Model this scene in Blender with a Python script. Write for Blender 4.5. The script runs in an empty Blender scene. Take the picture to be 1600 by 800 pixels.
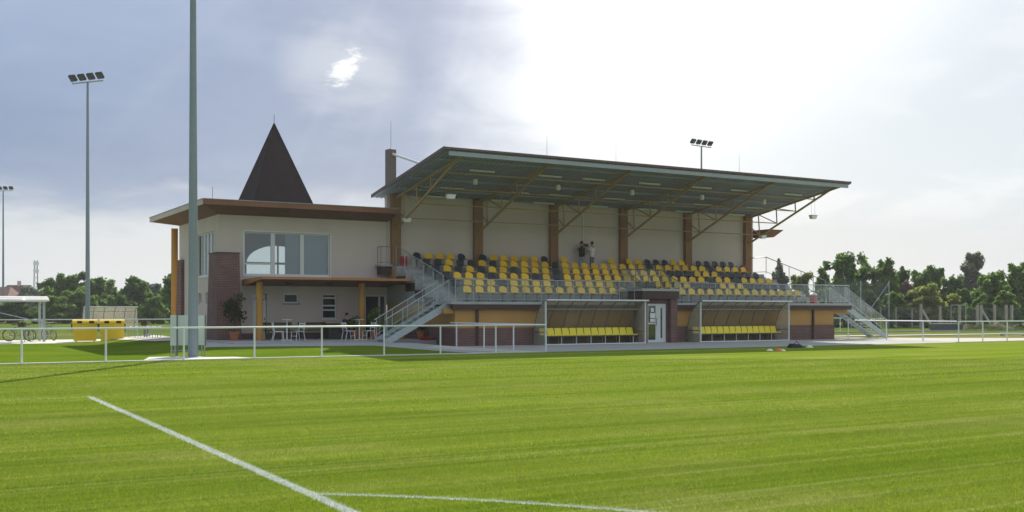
import bpy, math, random
import numpy as np
from mathutils import Vector
random.seed(7); RNG = np.random.default_rng(11)
R = math.radians
S = bpy.context.scene
C = S.collection
# ------------------------------------------------------------------ camera
cam = bpy.data.cameras.new('camera'); camo = bpy.data.objects.new('camera', cam); C.objects.link(camo)
camo.location = (0, 0, 1.7); camo.rotation_euler = (R(90), 0, R(-30.2))
cam.sensor_width = 36; cam.lens = 36*1660/1600; cam.shift_y = 85/1600
cam.clip_start = .1; cam.clip_end = 6000
S.camera = camo
# ------------------------------------------------------------------ light
SUN_EL, SUN_AZ = R(32.7), R(32.5)          # azimuth measured from +Y towards +X
SUN_DIR = Vector((math.sin(SUN_AZ)*math.cos(SUN_EL), math.cos(SUN_AZ)*math.cos(SUN_EL), math.sin(SUN_EL)))
sl = bpy.data.lights.new('sun', 'SUN'); sl.energy = 5.0; sl.angle = R(.6); sl.color = (1, .93, .80)
so = bpy.data.objects.new('sun', sl); C.objects.link(so); so.location = SUN_DIR*200
so.rotation_euler = (-SUN_DIR).to_track_quat('-Z', 'Y').to_euler()
S.view_settings.view_transform = 'Standard'; S.view_settings.look = 'None'
S.view_settings.exposure = 0.5; S.view_settings.gamma = 1
W = bpy.data.worlds.new('World'); S.world = W; W.use_nodes = True
def world_sky():
    nt = W.node_tree; nt.nodes.clear(); N = nt.nodes.new; L = nt.links.new
    def val(v):
        n = N('ShaderNodeValue'); n.outputs[0].default_value = v; return n.outputs[0]
    def m(op, a, b=0., c=0.):
        n = N('ShaderNodeMath'); n.operation = op
        for i, v in enumerate((a, b, c)):
            if isinstance(v, (int, float)): n.inputs[i].default_value = v
            else: L(v, n.inputs[i])
        return n.outputs[0]
    def ss(x, lo, hi):
        n = N('ShaderNodeMapRange'); n.interpolation_type = 'SMOOTHSTEP'
        L(x, n.inputs[0]); n.inputs[1].default_value = lo; n.inputs[2].default_value = hi
        return n.outputs[0]
    def dot(v, d):
        n = N('ShaderNodeVectorMath'); n.operation = 'DOT_PRODUCT'; L(v, n.inputs[0]); n.inputs[1].default_value = d
        return n.outputs['Value']
    def mix(f, a, b):
        n = N('ShaderNodeMix'); n.data_type = 'RGBA'
        if isinstance(f, float): n.inputs[0].default_value = f
        else: L(f, n.inputs[0])
        for k, v in ((6, a), (7, b)):
            if isinstance(v, tuple): n.inputs[k].default_value = (*v, 1)
            else: L(v, n.inputs[k])
        return n.outputs[2]
    tc = N('ShaderNodeTexCoord'); D = tc.outputs['Generated']
    sep = N('ShaderNodeSeparateXYZ'); L(D, sep.inputs[0])
    z = m('MAXIMUM', sep.outputs[2], 0.)
    # azimuth to the sun's bearing, positive to the right of it
    f = dot(D, (math.sin(SUN_AZ), math.cos(SUN_AZ), 0)); r = dot(D, (math.cos(SUN_AZ), -math.sin(SUN_AZ), 0))
    az = m('ARCTAN2', r, f)
    sd = dot(D, tuple(SUN_DIR))
    den = m('ADD', z, .22)
    comb = N('ShaderNodeCombineXYZ'); L(m('DIVIDE', sep.outputs[0], den), comb.inputs[0]); L(m('DIVIDE', sep.outputs[1], den), comb.inputs[1])
    def noise(sc, det, rough=.55, dist=0., off=0.):
        n = N('ShaderNodeTexNoise'); mp = N('ShaderNodeMapping'); mp.inputs[1].default_value = (off, off*.7, off*.3)
        L(comb.outputs[0], mp.inputs[0]); L(mp.outputs[0], n.inputs['Vector'])
        n.inputs['Scale'].default_value = sc; n.inputs['Detail'].default_value = det
        n.inputs['Roughness'].default_value = rough; n.inputs['Distortion'].default_value = dist
        return n.outputs[0]
    n1 = noise(.9, 7, .5, .3, 3.1); n2 = noise(2.6, 8, .55, .4, 9.7); n3 = noise(7, 6, .6, .2, 1.3)
    sky = N('ShaderNodeTexSky'); sky.sky_type = 'NISHITA'; sky.sun_disc = False
    sky.sun_elevation = SUN_EL; sky.sun_rotation = SUN_AZ; sky.air_density = 1.2; sky.dust_density = 2.0
    # grey-blue storm cloud, its lumps and its soft underside
    lump = m('ADD', m('MULTIPLY', n1, .6), m('MULTIPLY', n2, .4))
    dark = mix(ss(lump, .36, .66), (1.20, 1.80, 3.15), (1.95, 2.65, 4.05))
    # thin bright overcast round the sun's bearing
    glow = ss(sd, .87, .985)
    bright = mix(glow, (4.9, 5.4, 5.9), (9.5, 9.7, 9.9))
    bright = mix(m('MULTIPLY', ss(n2, .5, .62), .5), bright, (6.1, 6.35, 6.6))
    wob = m('ADD', az, m('MULTIPLY', m('SUBTRACT', n2, .5), .16))
    cover = m('SUBTRACT', 1., ss(wob, -.135, .035))
    back = ss(m('ABSOLUTE', az), 1.2, 2.2)                      # behind the viewer: broken, brighter cloud
    cover = m('MULTIPLY', cover, m('SUBTRACT', 1., m('MULTIPLY', back, .55)))
    col = mix(cover, bright, dark)
    # clear pale strip under the cloud base
    low = m('SUBTRACT', 1., ss(m('ADD', sep.outputs[2], m('MULTIPLY', m('SUBTRACT', n2, .5), .09)), .065, .115))
    col = mix(m('MULTIPLY', low, .93), col, (4.6, 5.0, 5.45))
    # one bright rent in the cloud
    q = Vector((math.sin(R(30.2)) + (540-800)/1660*math.cos(R(30.2)), math.cos(R(30.2)) - (540-800)/1660*math.sin(R(30.2)), (485-108)/1660)).normalized()
    dq = dot(D, tuple(q))
    halo = m('MULTIPLY', ss(dq, .9975, .99995), ss(n2, .34, .62)); col = mix(m('MULTIPLY', halo, .42), col, (5.2, 5.5, 5.8))
    nf = noise(20, 9, .7, .25, 4.4)
    qr = Vector((q.y, -q.x, 0)).normalized(); qu = qr.cross(q); d1 = (qr*.62+qu*.78).normalized(); d2 = (qr*.78-qu*.62).normalized()
    uu, vv = m('DIVIDE', dot(D, tuple(d1)), .024), m('DIVIDE', dot(D, tuple(d2)), .011)
    uu = m('SUBTRACT', uu, q.dot(d1)/.024); vv = m('SUBTRACT', vv, q.dot(d2)/.011)
    el = m('SQRT', m('ADD', m('MULTIPLY', uu, uu), m('MULTIPLY', vv, vv)))
    hole = m('MULTIPLY', m('SUBTRACT', 1., ss(m('ADD', el, m('MULTIPLY', m('SUBTRACT', nf, .45), 4.2)), .1, 1.3)), m('GREATER_THAN', dq, .9))
    col = mix(m('MULTIPLY', hole, .92), col, (7.6, 7.7, 7.7))
    # faint sunbeams fanning out below the sun
    e1 = Vector((math.cos(SUN_AZ), -math.sin(SUN_AZ), 0)); e2 = SUN_DIR.cross(e1)
    ang = m('ARCTAN2', dot(D, tuple(e1)), m('ABSOLUTE', dot(D, tuple(e2))))
    cb2 = N('ShaderNodeCombineXYZ'); L(m('MULTIPLY', ang, 9.), cb2.inputs[0])
    nb = N('ShaderNodeTexNoise'); nb.inputs['Scale'].default_value = 1.; nb.inputs['Detail'].default_value = 2; L(cb2.outputs[0], nb.inputs['Vector'])
    beam = m('MULTIPLY', m('MULTIPLY', ss(nb.outputs[0], .52, .75), cover), ss(sd, .80, .90)); col = mix(m('MULTIPLY', beam, .13), col, (5.0, 5.3, 5.7))
    col = mix(.90, sky.outputs[0], col)
    bg = N('ShaderNodeBackground'); L(col, bg.inputs[0]); bg.inputs[1].default_value = .1
    out = N('ShaderNodeOutputWorld'); L(bg.outputs[0], out.inputs[0])
world_sky()
# ------------------------------------------------------------------ helpers
F_, TH = 1660., R(30.2); CT, ST = math.cos(TH), math.sin(TH)
def DP(px, d):                     # bearing of a photograph column at a distance -> ground position
    r = (px-800)/F_*d
    return d*ST + r*CT, d*CT - r*ST
ORG = {}
def _root(o):
    while o.parent: o = o.parent
    return o
def tag(o, label=None, cat=None, group=None, kind=None):
    if label: o['label'] = label
    if cat: o['category'] = cat
    if group: o['group'] = group
    if kind: o['kind'] = kind
    return o
def thing(name, label, cat, loc, group=None):
    o = bpy.data.objects.new(name, None); C.objects.link(o); o.location = loc; o.empty_display_size = .2
    ORG[o.name] = Vector(loc); return tag(o, label, cat, group)
class MB:
    def __init__(s): s.v = []; s.f = []
    def add(s, vs, fs):
        b = len(s.v); s.v += [tuple(v) for v in vs]; s.f += [tuple(b+i for i in f) for f in fs]; return s
    def box(s, x0, y0, z0, x1, y1, z1):
        return s.add([(x0,y0,z0),(x1,y0,z0),(x1,y1,z0),(x0,y1,z0),(x0,y0,z1),(x1,y0,z1),(x1,y1,z1),(x0,y1,z1)],
                     [(0,3,2,1),(4,5,6,7),(0,1,5,4),(1,2,6,5),(2,3,7,6),(3,0,4,7)])
    def hexa(s, b, t):             # bottom 4, top 4 (ccw from above)
        return s.add(list(b)+list(t), [(0,3,2,1),(4,5,6,7),(0,1,5,4),(1,2,6,5),(2,3,7,6),(3,0,4,7)])
    def bar(s, p, q, w, h):        # rectangular bar from p to q, w across (horizontal), h up
        p, q = Vector(p), Vector(q); d = (q-p).normalized()
        a = d.cross(Vector((0,0,1)))
        if a.length < 1e-4: a = Vector((1,0,0))
        a.normalize(); u = a.cross(d).normalized(); a = a*w/2; u = u*h/2
        return s.add([p-a-u, p+a-u, p+a+u, p-a+u, q-a-u, q+a-u, q+a+u, q-a+u],
                     [(0,1,2,3),(7,6,5,4),(0,4,5,1),(1,5,6,2),(2,6,7,3),(3,7,4,0)])
    def tube(s, p, q, r, n=8, r2=None):
        p, q = Vector(p), Vector(q); r2 = r if r2 is None else r2
        d = (q-p).normalized(); a = d.orthogonal().normalized(); b = d.cross(a)
        vs = [p+(a*math.cos(2*math.pi*i/n)+b*math.sin(2*math.pi*i/n))*r for i in range(n)] + \
             [q+(a*math.cos(2*math.pi*i/n)+b*math.sin(2*math.pi*i/n))*r2 for i in range(n)]
        return s.add(vs, [(i,(i+1)%n,n+(i+1)%n,n+i) for i in range(n)] + [tuple(range(n-1,-1,-1)), tuple(range(n,2*n))])
    def path(s, pts, r, n=6):
        for a, b in zip(pts, pts[1:]): s.tube(a, b, r, n)
        return s
    def lathe(s, c, prof, n=16):
        c = Vector(c); vs = []; fs = []
        for (r, z) in prof:
            vs += [c+Vector((r*math.cos(2*math.pi*i/n), r*math.sin(2*math.pi*i/n), z)) for i in range(n)]
        for k in range(len(prof)-1):
            fs += [(k*n+i, k*n+(i+1)%n, (k+1)*n+(i+1)%n, (k+1)*n+i) for i in range(n)]
        fs += [tuple(range(n-1,-1,-1)), tuple((len(prof)-1)*n+i for i in range(n))]
        return s.add(vs, fs)
    def prism(s, poly, axis, a, b):   # extrude a 2D polygon along an axis ('x','y','z')
        n = len(poly)
        def pt(u, v, t): return {'x': (t,u,v), 'y': (u,t,v), 'z': (u,v,t)}[axis]
        return s.add([pt(u,v,a) for u,v in poly]+[pt(u,v,b) for u,v in poly],
                     [tuple(range(n-1,-1,-1)), tuple(range(n,2*n))]+[(i,(i+1)%n,n+(i+1)%n,n+i) for i in range(n)])
    def ring(s, c, ax, R0, r, n=20, k=6):  # torus
        c = Vector(c); ax = Vector(ax).normalized(); a = ax.orthogonal().normalized(); b = ax.cross(a); vs = []
        for i in range(n):
            t = 2*math.pi*i/n; d = a*math.cos(t)+b*math.sin(t)
            for j in range(k):
                p = 2*math.pi*j/k; vs.append(c+d*(R0+r*math.cos(p))+ax*r*math.sin(p))
        return s.add(vs, [(i*k+j, ((i+1)%n)*k+j, ((i+1)%n)*k+(j+1)%k, i*k+(j+1)%k) for i in range(n) for j in range(k)])
    def build(s, name, mat, parent=None, smooth=False, org=None):
        me = bpy.data.meshes.new(name)
        if parent is not None: o0 = ORG[_root(parent).name]
        elif org is not None: o0 = Vector(org)
        else:
            a = np.array(s.v); o0 = Vector(((a[:,0].min()+a[:,0].max())/2, (a[:,1].min()+a[:,1].max())/2, a[:,2].min()))
        me.from_pydata([(v[0]-o0.x, v[1]-o0.y, v[2]-o0.z) for v in s.v], [], s.f)
        me.materials.append(mat)
        if smooth:
            for p in me.polygons: p.use_smooth = True
            try: me.set_sharp_from_angle(angle=R(40))
            except Exception: pass
        me.update()
        o = bpy.data.objects.new(name, me); C.objects.link(o)
        if parent is not None: o.parent = parent
        else: o.location = o0; ORG[o.name] = o0
        return o
def copy_tree(o, loc=None, parent=None, rz=None):
    c = o.copy(); C.objects.link(c); c.parent = parent
    if loc is not None: c.location = loc; ORG[c.name] = Vector(loc)
    if rz is not None: c.rotation_euler.z = rz
    for ch in list(o.children): copy_tree(ch, None, c)
    return c
ORD = ['zeroth','first','second','third','fourth','fifth','sixth','seventh','eighth','ninth','tenth','eleventh','twelfth','thirteenth','fourteenth','fifteenth','sixteenth','seventeenth','eighteenth','nineteenth']
def ordn(n):
    if n < 20: return ORD[n]
    t = {2:'twenty',3:'thirty'}[n//10]
    return (t[:-1]+'ieth') if n % 10 == 0 else t+'-'+ORD[n % 10]
# ------------------------------------------------------------------ materials
def new_mat(name):
    m = bpy.data.materials.new(name); m.use_nodes = True; return m, m.node_tree, m.node_tree.nodes['Principled BSDF']
def pmat(name, col, rough=.7, metal=0., var=.12, scale=2., fine=25., bump=.0, spec=.4, streak=0.):
    m, nt, b = new_mat(name); N = nt.nodes.new; L = nt.links.new
    g = N('ShaderNodeNewGeometry'); n1 = N('ShaderNodeTexNoise'); n1.inputs['Scale'].default_value = scale; n1.inputs['Detail'].default_value = 5
    mp = N('ShaderNodeMapping'); L(g.outputs['Position'], mp.inputs[0]); L(mp.outputs[0], n1.inputs['Vector'])
    if streak: mp.inputs['Scale'].default_value = (1, 1, 1/(1+streak))
    n2 = N('ShaderNodeTexNoise'); n2.inputs['Scale'].default_value = fine; n2.inputs['Detail'].default_value = 3; L(g.outputs['Position'], n2.inputs['Vector'])
    a = N('ShaderNodeMath'); a.operation = 'ADD'; L(n1.outputs[0], a.inputs[0]); L(n2.outputs[0], a.inputs[1])
    r = N('ShaderNodeMapRange'); L(a.outputs[0], r.inputs[0]); r.inputs[1].default_value = .6; r.inputs[2].default_value = 1.4
    r.inputs[3].default_value = 1-var; r.inputs[4].default_value = 1+var
    mx = N('ShaderNodeVectorMath'); mx.operation = 'SCALE'; mx.inputs[0].default_value = col; L(r.outputs[0], mx.inputs['Scale'])
    if name.startswith('seat_'):
        oi = N('ShaderNodeObjectInfo'); r2 = N('ShaderNodeMapRange'); L(oi.outputs['Random'], r2.inputs[0]); r2.inputs[3].default_value = .82; r2.inputs[4].default_value = 1.1
        q_ = N('ShaderNodeMath'); q_.operation = 'MULTIPLY'; L(r.outputs[0], q_.inputs[0]); L(r2.outputs[0], q_.inputs[1]); L(q_.outputs[0], mx.inputs['Scale'])
    L(mx.outputs[0], b.inputs['Base Color'])
    b.inputs['Roughness'].default_value = rough; b.inputs['Metallic'].default_value = metal; b.inputs['Specular IOR Level'].default_value = spec
    if bump:
        bp = N('ShaderNodeBump'); bp.inputs['Strength'].default_value = bump; bp.inputs['Distance'].default_value = .02
        L(n2.outputs[0], bp.inputs['Height']); L(bp.outputs[0], b.inputs['Normal'])
    return m
def brickmat(name, c1, c2, mortar, wall='y'):
    m, nt, b = new_mat(name); N = nt.nodes.new; L = nt.links.new
    g = N('ShaderNodeNewGeometry'); sp = N('ShaderNodeSeparateXYZ'); L(g.outputs['Position'], sp.inputs[0])
    ad = N('ShaderNodeMath'); L(sp.outputs[0], ad.inputs[0]); L(sp.outputs[1], ad.inputs[1])
    cb = N('ShaderNodeCombineXYZ'); L(ad.outputs[0], cb.inputs[0]); L(sp.outputs[2], cb.inputs[1])
    t = N('ShaderNodeTexBrick'); L(cb.outputs[0], t.inputs['Vector']); t.inputs['Scale'].default_value = 1
    t.inputs['Brick Width'].default_value = .26; t.inputs['Row Height'].default_value = .083; t.inputs['Mortar Size'].default_value = .009
    t.inputs['Color1'].default_value = (*c1, 1); t.inputs['Color2'].default_value = (*c2, 1); t.inputs['Mortar'].default_value = (*mortar, 1)
    n = N('ShaderNodeTexNoise'); n.inputs['Scale'].default_value = 1.5; L(g.outputs['Position'], n.inputs['Vector'])
    mx = N('ShaderNodeMix'); mx.data_type = 'RGBA'; mx.blend_type = 'MULTIPLY'; mx.inputs[0].default_value = .5
    L(t.outputs[0], mx.inputs[6]); L(n.outputs[0], mx.inputs[7]); L(mx.outputs[2], b.inputs['Base Color'])
    bp = N('ShaderNodeBump'); bp.inputs['Strength'].default_value = .5; bp.inputs['Distance'].default_value = .01; bp.invert = True
    L(t.outputs['Fac'], bp.inputs['Height']); L(bp.outputs[0], b.inputs['Normal']); b.inputs['Roughness'].default_value = .85
    return m
def glassmat(name, tint, gloss=.12, diff=.05, dcol=(.6,.65,.68)):
    m = bpy.data.materials.new(name); m.use_nodes = True; nt = m.node_tree; nt.nodes.clear(); N = nt.nodes.new; L = nt.links.new
    t = N('ShaderNodeBsdfTransparent'); t.inputs[0].default_value = (*tint, 1)
    d = N('ShaderNodeBsdfDiffuse'); d.inputs[0].default_value = (*dcol, 1)
    tr = N('ShaderNodeBsdfTranslucent'); tr.inputs[0].default_value = (*dcol, 1)
    s = N('ShaderNodeMixShader'); s.inputs[0].default_value = .5; L(d.outputs[0], s.inputs[1]); L(tr.outputs[0], s.inputs[2])
    a = N('ShaderNodeMixShader'); a.inputs[0].default_value = diff; L(t.outputs[0], a.inputs[1]); L(s.outputs[0], a.inputs[2])
    g = N('ShaderNodeBsdfGlossy'); g.inputs['Roughness'].default_value = .04
    lw = N('ShaderNodeLayerWeight'); lw.inputs[0].default_value = .25
    mr = N('ShaderNodeMapRange'); L(lw.outputs['Fresnel'], mr.inputs[0]); mr.inputs[3].default_value = gloss*.5; mr.inputs[4].default_value = min(1., gloss*5)
    x = N('ShaderNodeMixShader'); L(mr.outputs[0], x.inputs[0]); L(a.outputs[0], x.inputs[1]); L(g.outputs[0], x.inputs[2])
    o = N('ShaderNodeOutputMaterial'); L(x.outputs[0], o.inputs[0]); return m
def leafmat(name, col, trans=.58):
    m = bpy.data.materials.new(name); m.use_nodes = True; nt = m.node_tree; nt.nodes.clear(); N = nt.nodes.new; L = nt.links.new
    g = N('ShaderNodeNewGeometry'); n = N('ShaderNodeTexNoise'); n.inputs['Scale'].default_value = .9; L(g.outputs['Position'], n.inputs['Vector'])
    ad = N('ShaderNodeMath'); L(n.outputs[0], ad.inputs[0]); L(g.outputs['Random Per Island'], ad.inputs[1])
    r = N('ShaderNodeMapRange'); L(ad.outputs[0], r.inputs[0]); r.inputs[1].default_value = .3; r.inputs[2].default_value = 1.6; r.inputs[3].default_value = .65; r.inputs[4].default_value = 1.4
    v = N('ShaderNodeVectorMath'); v.operation = 'SCALE'; v.inputs[0].default_value = col; L(r.outputs[0], v.inputs['Scale'])
    d = N('ShaderNodeBsdfDiffuse'); L(v.outputs[0], d.inputs[0])
    t = N('ShaderNodeBsdfTranslucent'); L(v.outputs[0], t.inputs[0])
    x = N('ShaderNodeMixShader'); x.inputs[0].default_value = trans; L(d.outputs[0], x.inputs[1]); L(t.outputs[0], x.inputs[2])
    o = N('ShaderNodeOutputMaterial'); L(x.outputs[0], o.inputs[0]); return m
LINE_X = 3.33; BOX_Y = 22.23; ARC_C = (LINE_X-5.5, 9.45-7.31); TOUCH_Y = 34.95
def grassmat(name, trans, blades):
    m = bpy.data.materials.new(name); m.use_nodes = True; nt = m.node_tree; nt.nodes.clear(); N = nt.nodes.new; L = nt.links.new
    def M(op, a, b=0., c=0.):
        n = N('ShaderNodeMath'); n.operation = op
        for i, v in enumerate((a, b, c)):
            if isinstance(v, (int, float)): n.inputs[i].default_value = v
            else: L(v, n.inputs[i])
        return n.outputs[0]
    def ramp(x, lo, hi, a=0., b=1.):
        n = N('ShaderNodeMapRange'); n.interpolation_type = 'SMOOTHSTEP'; L(x, n.inputs[0])
        for i, v in enumerate((lo, hi, a, b)): n.inputs[i+1].default_value = v
        return n.outputs[0]
    def mix(f, a, b):
        n = N('ShaderNodeMix'); n.data_type = 'RGBA'
        if isinstance(f, float): n.inputs[0].default_value = f
        else: L(f, n.inputs[0])
        for k, v in ((6, a), (7, b)):
            if isinstance(v, tuple): n.inputs[k].default_value = (*v, 1)
            else: L(v, n.inputs[k])
        return n.outputs[2]
    g = N('ShaderNodeNewGeometry'); sp = N('ShaderNodeSeparateXYZ'); L(g.outputs['Position'], sp.inputs[0]); X, Y = sp.outputs[0], sp.outputs[1]
    def noise(sc, scale=(1,1,1), det=4, rough=.55):
        mp = N('ShaderNodeMapping'); mp.inputs['Scale'].default_value = scale; L(g.outputs['Position'], mp.inputs[0])
        n = N('ShaderNodeTexNoise'); n.inputs['Scale'].default_value = sc; n.inputs['Detail'].default_value = det; n.inputs['Roughness'].default_value = rough
        L(mp.outputs[0], n.inputs['Vector']); return n.outputs[0]
    wav = noise(.15, (1,1,0)); streak = noise(1., (.035, 1.3, 0), 6, .65); patch = noise(.45, (.5,1,0), 5, .6); fine = noise(34., (1,1,0), 3, .7); streak2 = noise(1., (.08, 4.5, 0), 4, .6)
    # mower passes along the touchline: bands about 1.1 m wide, uneven
    yy = M('ADD', Y, M('MULTIPLY', M('SUBTRACT', wav, .5), .8))
    pas = M('SINE', M('ADD', M('MULTIPLY', yy, 2*math.pi/2.6), M('MULTIPLY', streak, 9.))); pas = ramp(pas, -.9, .9, 0., 1.)
    t = M('ADD', M('MULTIPLY', pas, .14), M('ADD', M('MULTIPLY', streak, .55), M('MULTIPLY', streak2, .65)))
    t = ramp(t, .40, 1.0)
    col = mix(t, (.130, .203, .010), (.235, .298, .034))
    col = mix(M('MULTIPLY', ramp(patch, .50, .70), .42), col, (.33, .33, .11))
    col = mix(M('MULTIPLY', ramp(fine, .35, .75), .35 if not blades else .2), col, (.05, .085, .006))
    thin = noise(1., (.05, 9., 0), 3, .6)
    col = mix(M('MULTIPLY', ramp(thin, .55, .64), .42), col, (.34, .35, .13))
    clump = noise(3.2, (.7,1,0), 5, .65)
    col = mix(M('MULTIPLY', ramp(clump, .56, .72), .45), col, (.095, .145, .010))
    # white line paint on the turf itself
    edge = M('MULTIPLY', M('SUBTRACT', noise(16., (1,1,0), 2), .5), .06)
    ln = M('MULTIPLY', ramp(M('ADD', M('ABSOLUTE', M('SUBTRACT', X, LINE_X)), edge), .075, .045), M('LESS_THAN', Y, BOX_Y+.06))
    dx, dy = M('SUBTRACT', X, ARC_C[0]), M('SUBTRACT', Y, ARC_C[1])
    rr = M('SQRT', M('ADD', M('MULTIPLY', dx, dx), M('MULTIPLY', dy, dy)))
    arc = M('MULTIPLY', ramp(M('ADD', M('ABSOLUTE', M('SUBTRACT', rr, 9.15)), edge), .06, .03), M('GREATER_THAN', X, LINE_X))
    side = M('MULTIPLY', ramp(M('ADD', M('ABSOLUTE', M('SUBTRACT', Y, BOX_Y)), edge), .07, .03), M('LESS_THAN', X, LINE_X))
    touch = ramp(M('ADD', M('ABSOLUTE', M('SUBTRACT', Y, TOUCH_Y)), edge), .07, .03)
    wear = ramp(noise(9., (1,1,0), 3), .3, .55, .62, .97)
    pm = M('MAXIMUM', M('MULTIPLY', ln, .95), M('MAXIMUM', M('MULTIPLY', arc, .8), M('MAXIMUM', M('MULTIPLY', side, .3), M('MULTIPLY', touch, .22))))
    pm = M('MULTIPLY', pm, wear)
    col = mix(pm, col, (.44, .49, .48))
    d = N('ShaderNodeBsdfDiffuse'); L(col, d.inputs[0])
    if trans:
        tr = N('ShaderNodeBsdfTranslucent'); L(col, tr.inputs[0]); x = N('ShaderNodeMixShader'); x.inputs[0].default_value = trans
        L(d.outputs[0], x.inputs[1]); L(tr.outputs[0], x.inputs[2]); res = x.outputs[0]
        gl = N('ShaderNodeBsdfGlossy'); gl.inputs['Roughness'].default_value = .45; gl.inputs[0].default_value = (.9,1,.8,1)
        y2 = N('ShaderNodeMixShader'); y2.inputs[0].default_value = .035; L(res, y2.inputs[1]); L(gl.outputs[0], y2.inputs[2]); res = y2.outputs[0]
    else:
        bp = N('ShaderNodeBump'); bp.inputs['Strength'].default_value = .5; bp.inputs['Distance'].default_value = .03; L(fine, bp.inputs['Height']); L(bp.outputs[0], d.inputs['Normal']); res = d.outputs[0]
    o = N('ShaderNodeOutputMaterial'); L(res, o.inputs[0]); return m
def groundmat(name, a, b, dry, sc=.06):
    m, nt, bs = new_mat(name); N = nt.nodes.new; L = nt.links.new
    g = N('ShaderNodeNewGeometry'); n = N('ShaderNodeTexNoise'); n.inputs['Scale'].default_value = sc; n.inputs['Detail'].default_value = 6; L(g.outputs['Position'], n.inputs['Vector'])
    n2 = N('ShaderNodeTexNoise'); n2.inputs['Scale'].default_value = sc*14; n2.inputs['Detail'].default_value = 6; L(g.outputs['Position'], n2.inputs['Vector'])
    r = N('ShaderNodeValToRGB'); r.color_ramp.elements[0].color = (*a,1); r.color_ramp.elements[1].color = (*dry,1)
    r.color_ramp.elements[0].position = .3; r.color_ramp.elements[1].position = .72
    e = r.color_ramp.elements.new(.5); e.color = (*b,1)
    ad = N('ShaderNodeMath'); ad.operation = 'MULTIPLY_ADD'; L(n2.outputs[0], ad.inputs[0]); ad.inputs[1].default_value = .45; 
    s = N('ShaderNodeMath'); s.operation = 'SUBTRACT'; L(n.outputs[0], s.inputs[0]); s.inputs[1].default_value = .22; L(s.outputs[0], ad.inputs[2])
    L(ad.outputs[0], r.inputs[0]); L(r.outputs[0], bs.inputs['Base Color']); bs.inputs['Roughness'].default_value = .95; bs.inputs['Specular IOR Level'].default_value = 0
    return m
M = {}
M['stucco'] = pmat('stucco', (.555,.485,.445), .9, 0, .10, .7, 40, .25, .2, 4)
M['ochre'] = pmat('ochre_render', (.43,.25,.085), .9, 0, .14, .9, 50, .25, .2, 2)
M['brick'] = brickmat('dark_brick', (.20,.088,.078), (.15,.066,.062), (.26,.21,.19))
M['brownwood'] = pmat('brown_timber', (.22,.098,.05), .6, 0, .22, 1.2, 30, .1, .3)
M['orangewood'] = pmat('orange_timber', (.40,.18,.055), .55, 0, .18, 1.5, 30, .1, .3)
M['ochrecol'] = pmat('column_paint', (.46,.24,.055), .6, 0, .1, 1.5, 30, .1, .3)
M['soffit'] = pmat('soffit_boards', (.17,.085,.055), .75, 0, .2, 1.5, 20, .1, .3)
M['pilaster'] = pmat('pilaster_paint', (.25,.135,.062), .75, 0, .12, 1.2, 30, .15, .3, 2)
M['darkbrown'] = pmat('dark_brown_cladding', (.055,.03,.026), .6, 0, .2, 2, 20)
M['spire'] = pmat('spire_shingle', (.036,.025,.025), .9, 0, .25, 2.5, 22, .4, .2)
M['concrete'] = pmat('concrete', (.36,.365,.36), .9, 0, .14, 1.3, 30, .2, .2)
M['mastpaint'] = pmat('mast_brown_grey', (.17,.145,.135), .85, 0, .14, 1.3, 30, .2, .2)
M['tier'] = pmat('tier_concrete', (.30,.31,.315), .9, 0, .16, 1.5, 25, .2, .2)
M['pave'] = pmat('paving', (.34,.345,.34), .9, 0, .14, .7, 12, .3, .2)
M['sand'] = pmat('sandy_paving', (.47,.45,.40), .95, 0, .16, .9, 14, .3, .1)
M['kerb'] = pmat('kerb_concrete', (.55,.54,.50), .9, 0, .14, 1.5, 20, .2, .2)
M['galv'] = pmat('galvanised_steel', (.36,.42,.44), .5, .35, .14, 3, 20, 0, .4, 3)
M['galvdark'] = pmat('dull_steel', (.15,.17,.18), .5, .4, .12, 3, 20)
M['whitemetal'] = pmat('white_painted_steel', (.66,.70,.71), .45, 0, .07, 3, 20)
M['polegrey'] = pmat('pole_zinc', (.22,.27,.315), .55, .2, .14, 1.2, 14, .05, .4, 3)
M['truss'] = pmat('truss_ochre', (.36,.25,.095), .55, 0, .12, 2, 20)
M['roofunder'] = pmat('roof_sheet_underside', (.27,.30,.38), .5, .1, .14, .8, 15, .05, .4)
M['rooftop'] = pmat('roof_sheet_brown', (.12,.082,.072), .55, .1, .12, 2, 20)
M['gutter'] = pmat('gutter_zinc', (.30,.34,.37), .5, .2, .08, 2, 20)
M['yellow'] = pmat('seat_yellow', (.78,.48,.008), .38, 0, .05, 3, 20, 0, .5)
M['black'] = pmat('seat_black', (.018,.023,.028), .4, 0, .1, 3, 20, 0, .5)
M['lemon'] = pmat('dugout_seat_yellow', (.80,.68,.02), .4, 0, .05, 3, 20, 0, .5)
M['binyellow'] = pmat('bin_yellow', (.80,.56,.01), .4, 0, .06, 2, 20, 0, .5)
M['rubber'] = pmat('black_plastic', (.02,.02,.022), .6)
M['white'] = pmat('white_plastic', (.78,.79,.78), .4, 0, .03)
M['frame'] = pmat('window_frame_white', (.62,.65,.65), .4, 0, .04)
M['terracotta'] = pmat('terracotta', (.33,.12,.055), .85, 0, .12, 4, 30)
M['red'] = pmat('red_plastic', (.45,.03,.035), .45)
M['board'] = pmat('board_panel', (.50,.58,.53), .6, 0, .05, 1, 10)
M['wood_bench'] = pmat('dark_bench_wood', (.06,.045,.03), .7)
M['interior'] = pmat('room_plaster', (.20,.20,.20), .9)
M['interior_floor'] = pmat('room_floor', (.12,.09,.07), .6)
M['blind'] = pmat('window_blind', (.42,.50,.52), .9, 0, .05, 3, 30)
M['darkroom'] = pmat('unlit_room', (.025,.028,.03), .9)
M['paper'] = pmat('paper', (.75,.75,.73), .8, 0, .03)
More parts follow.
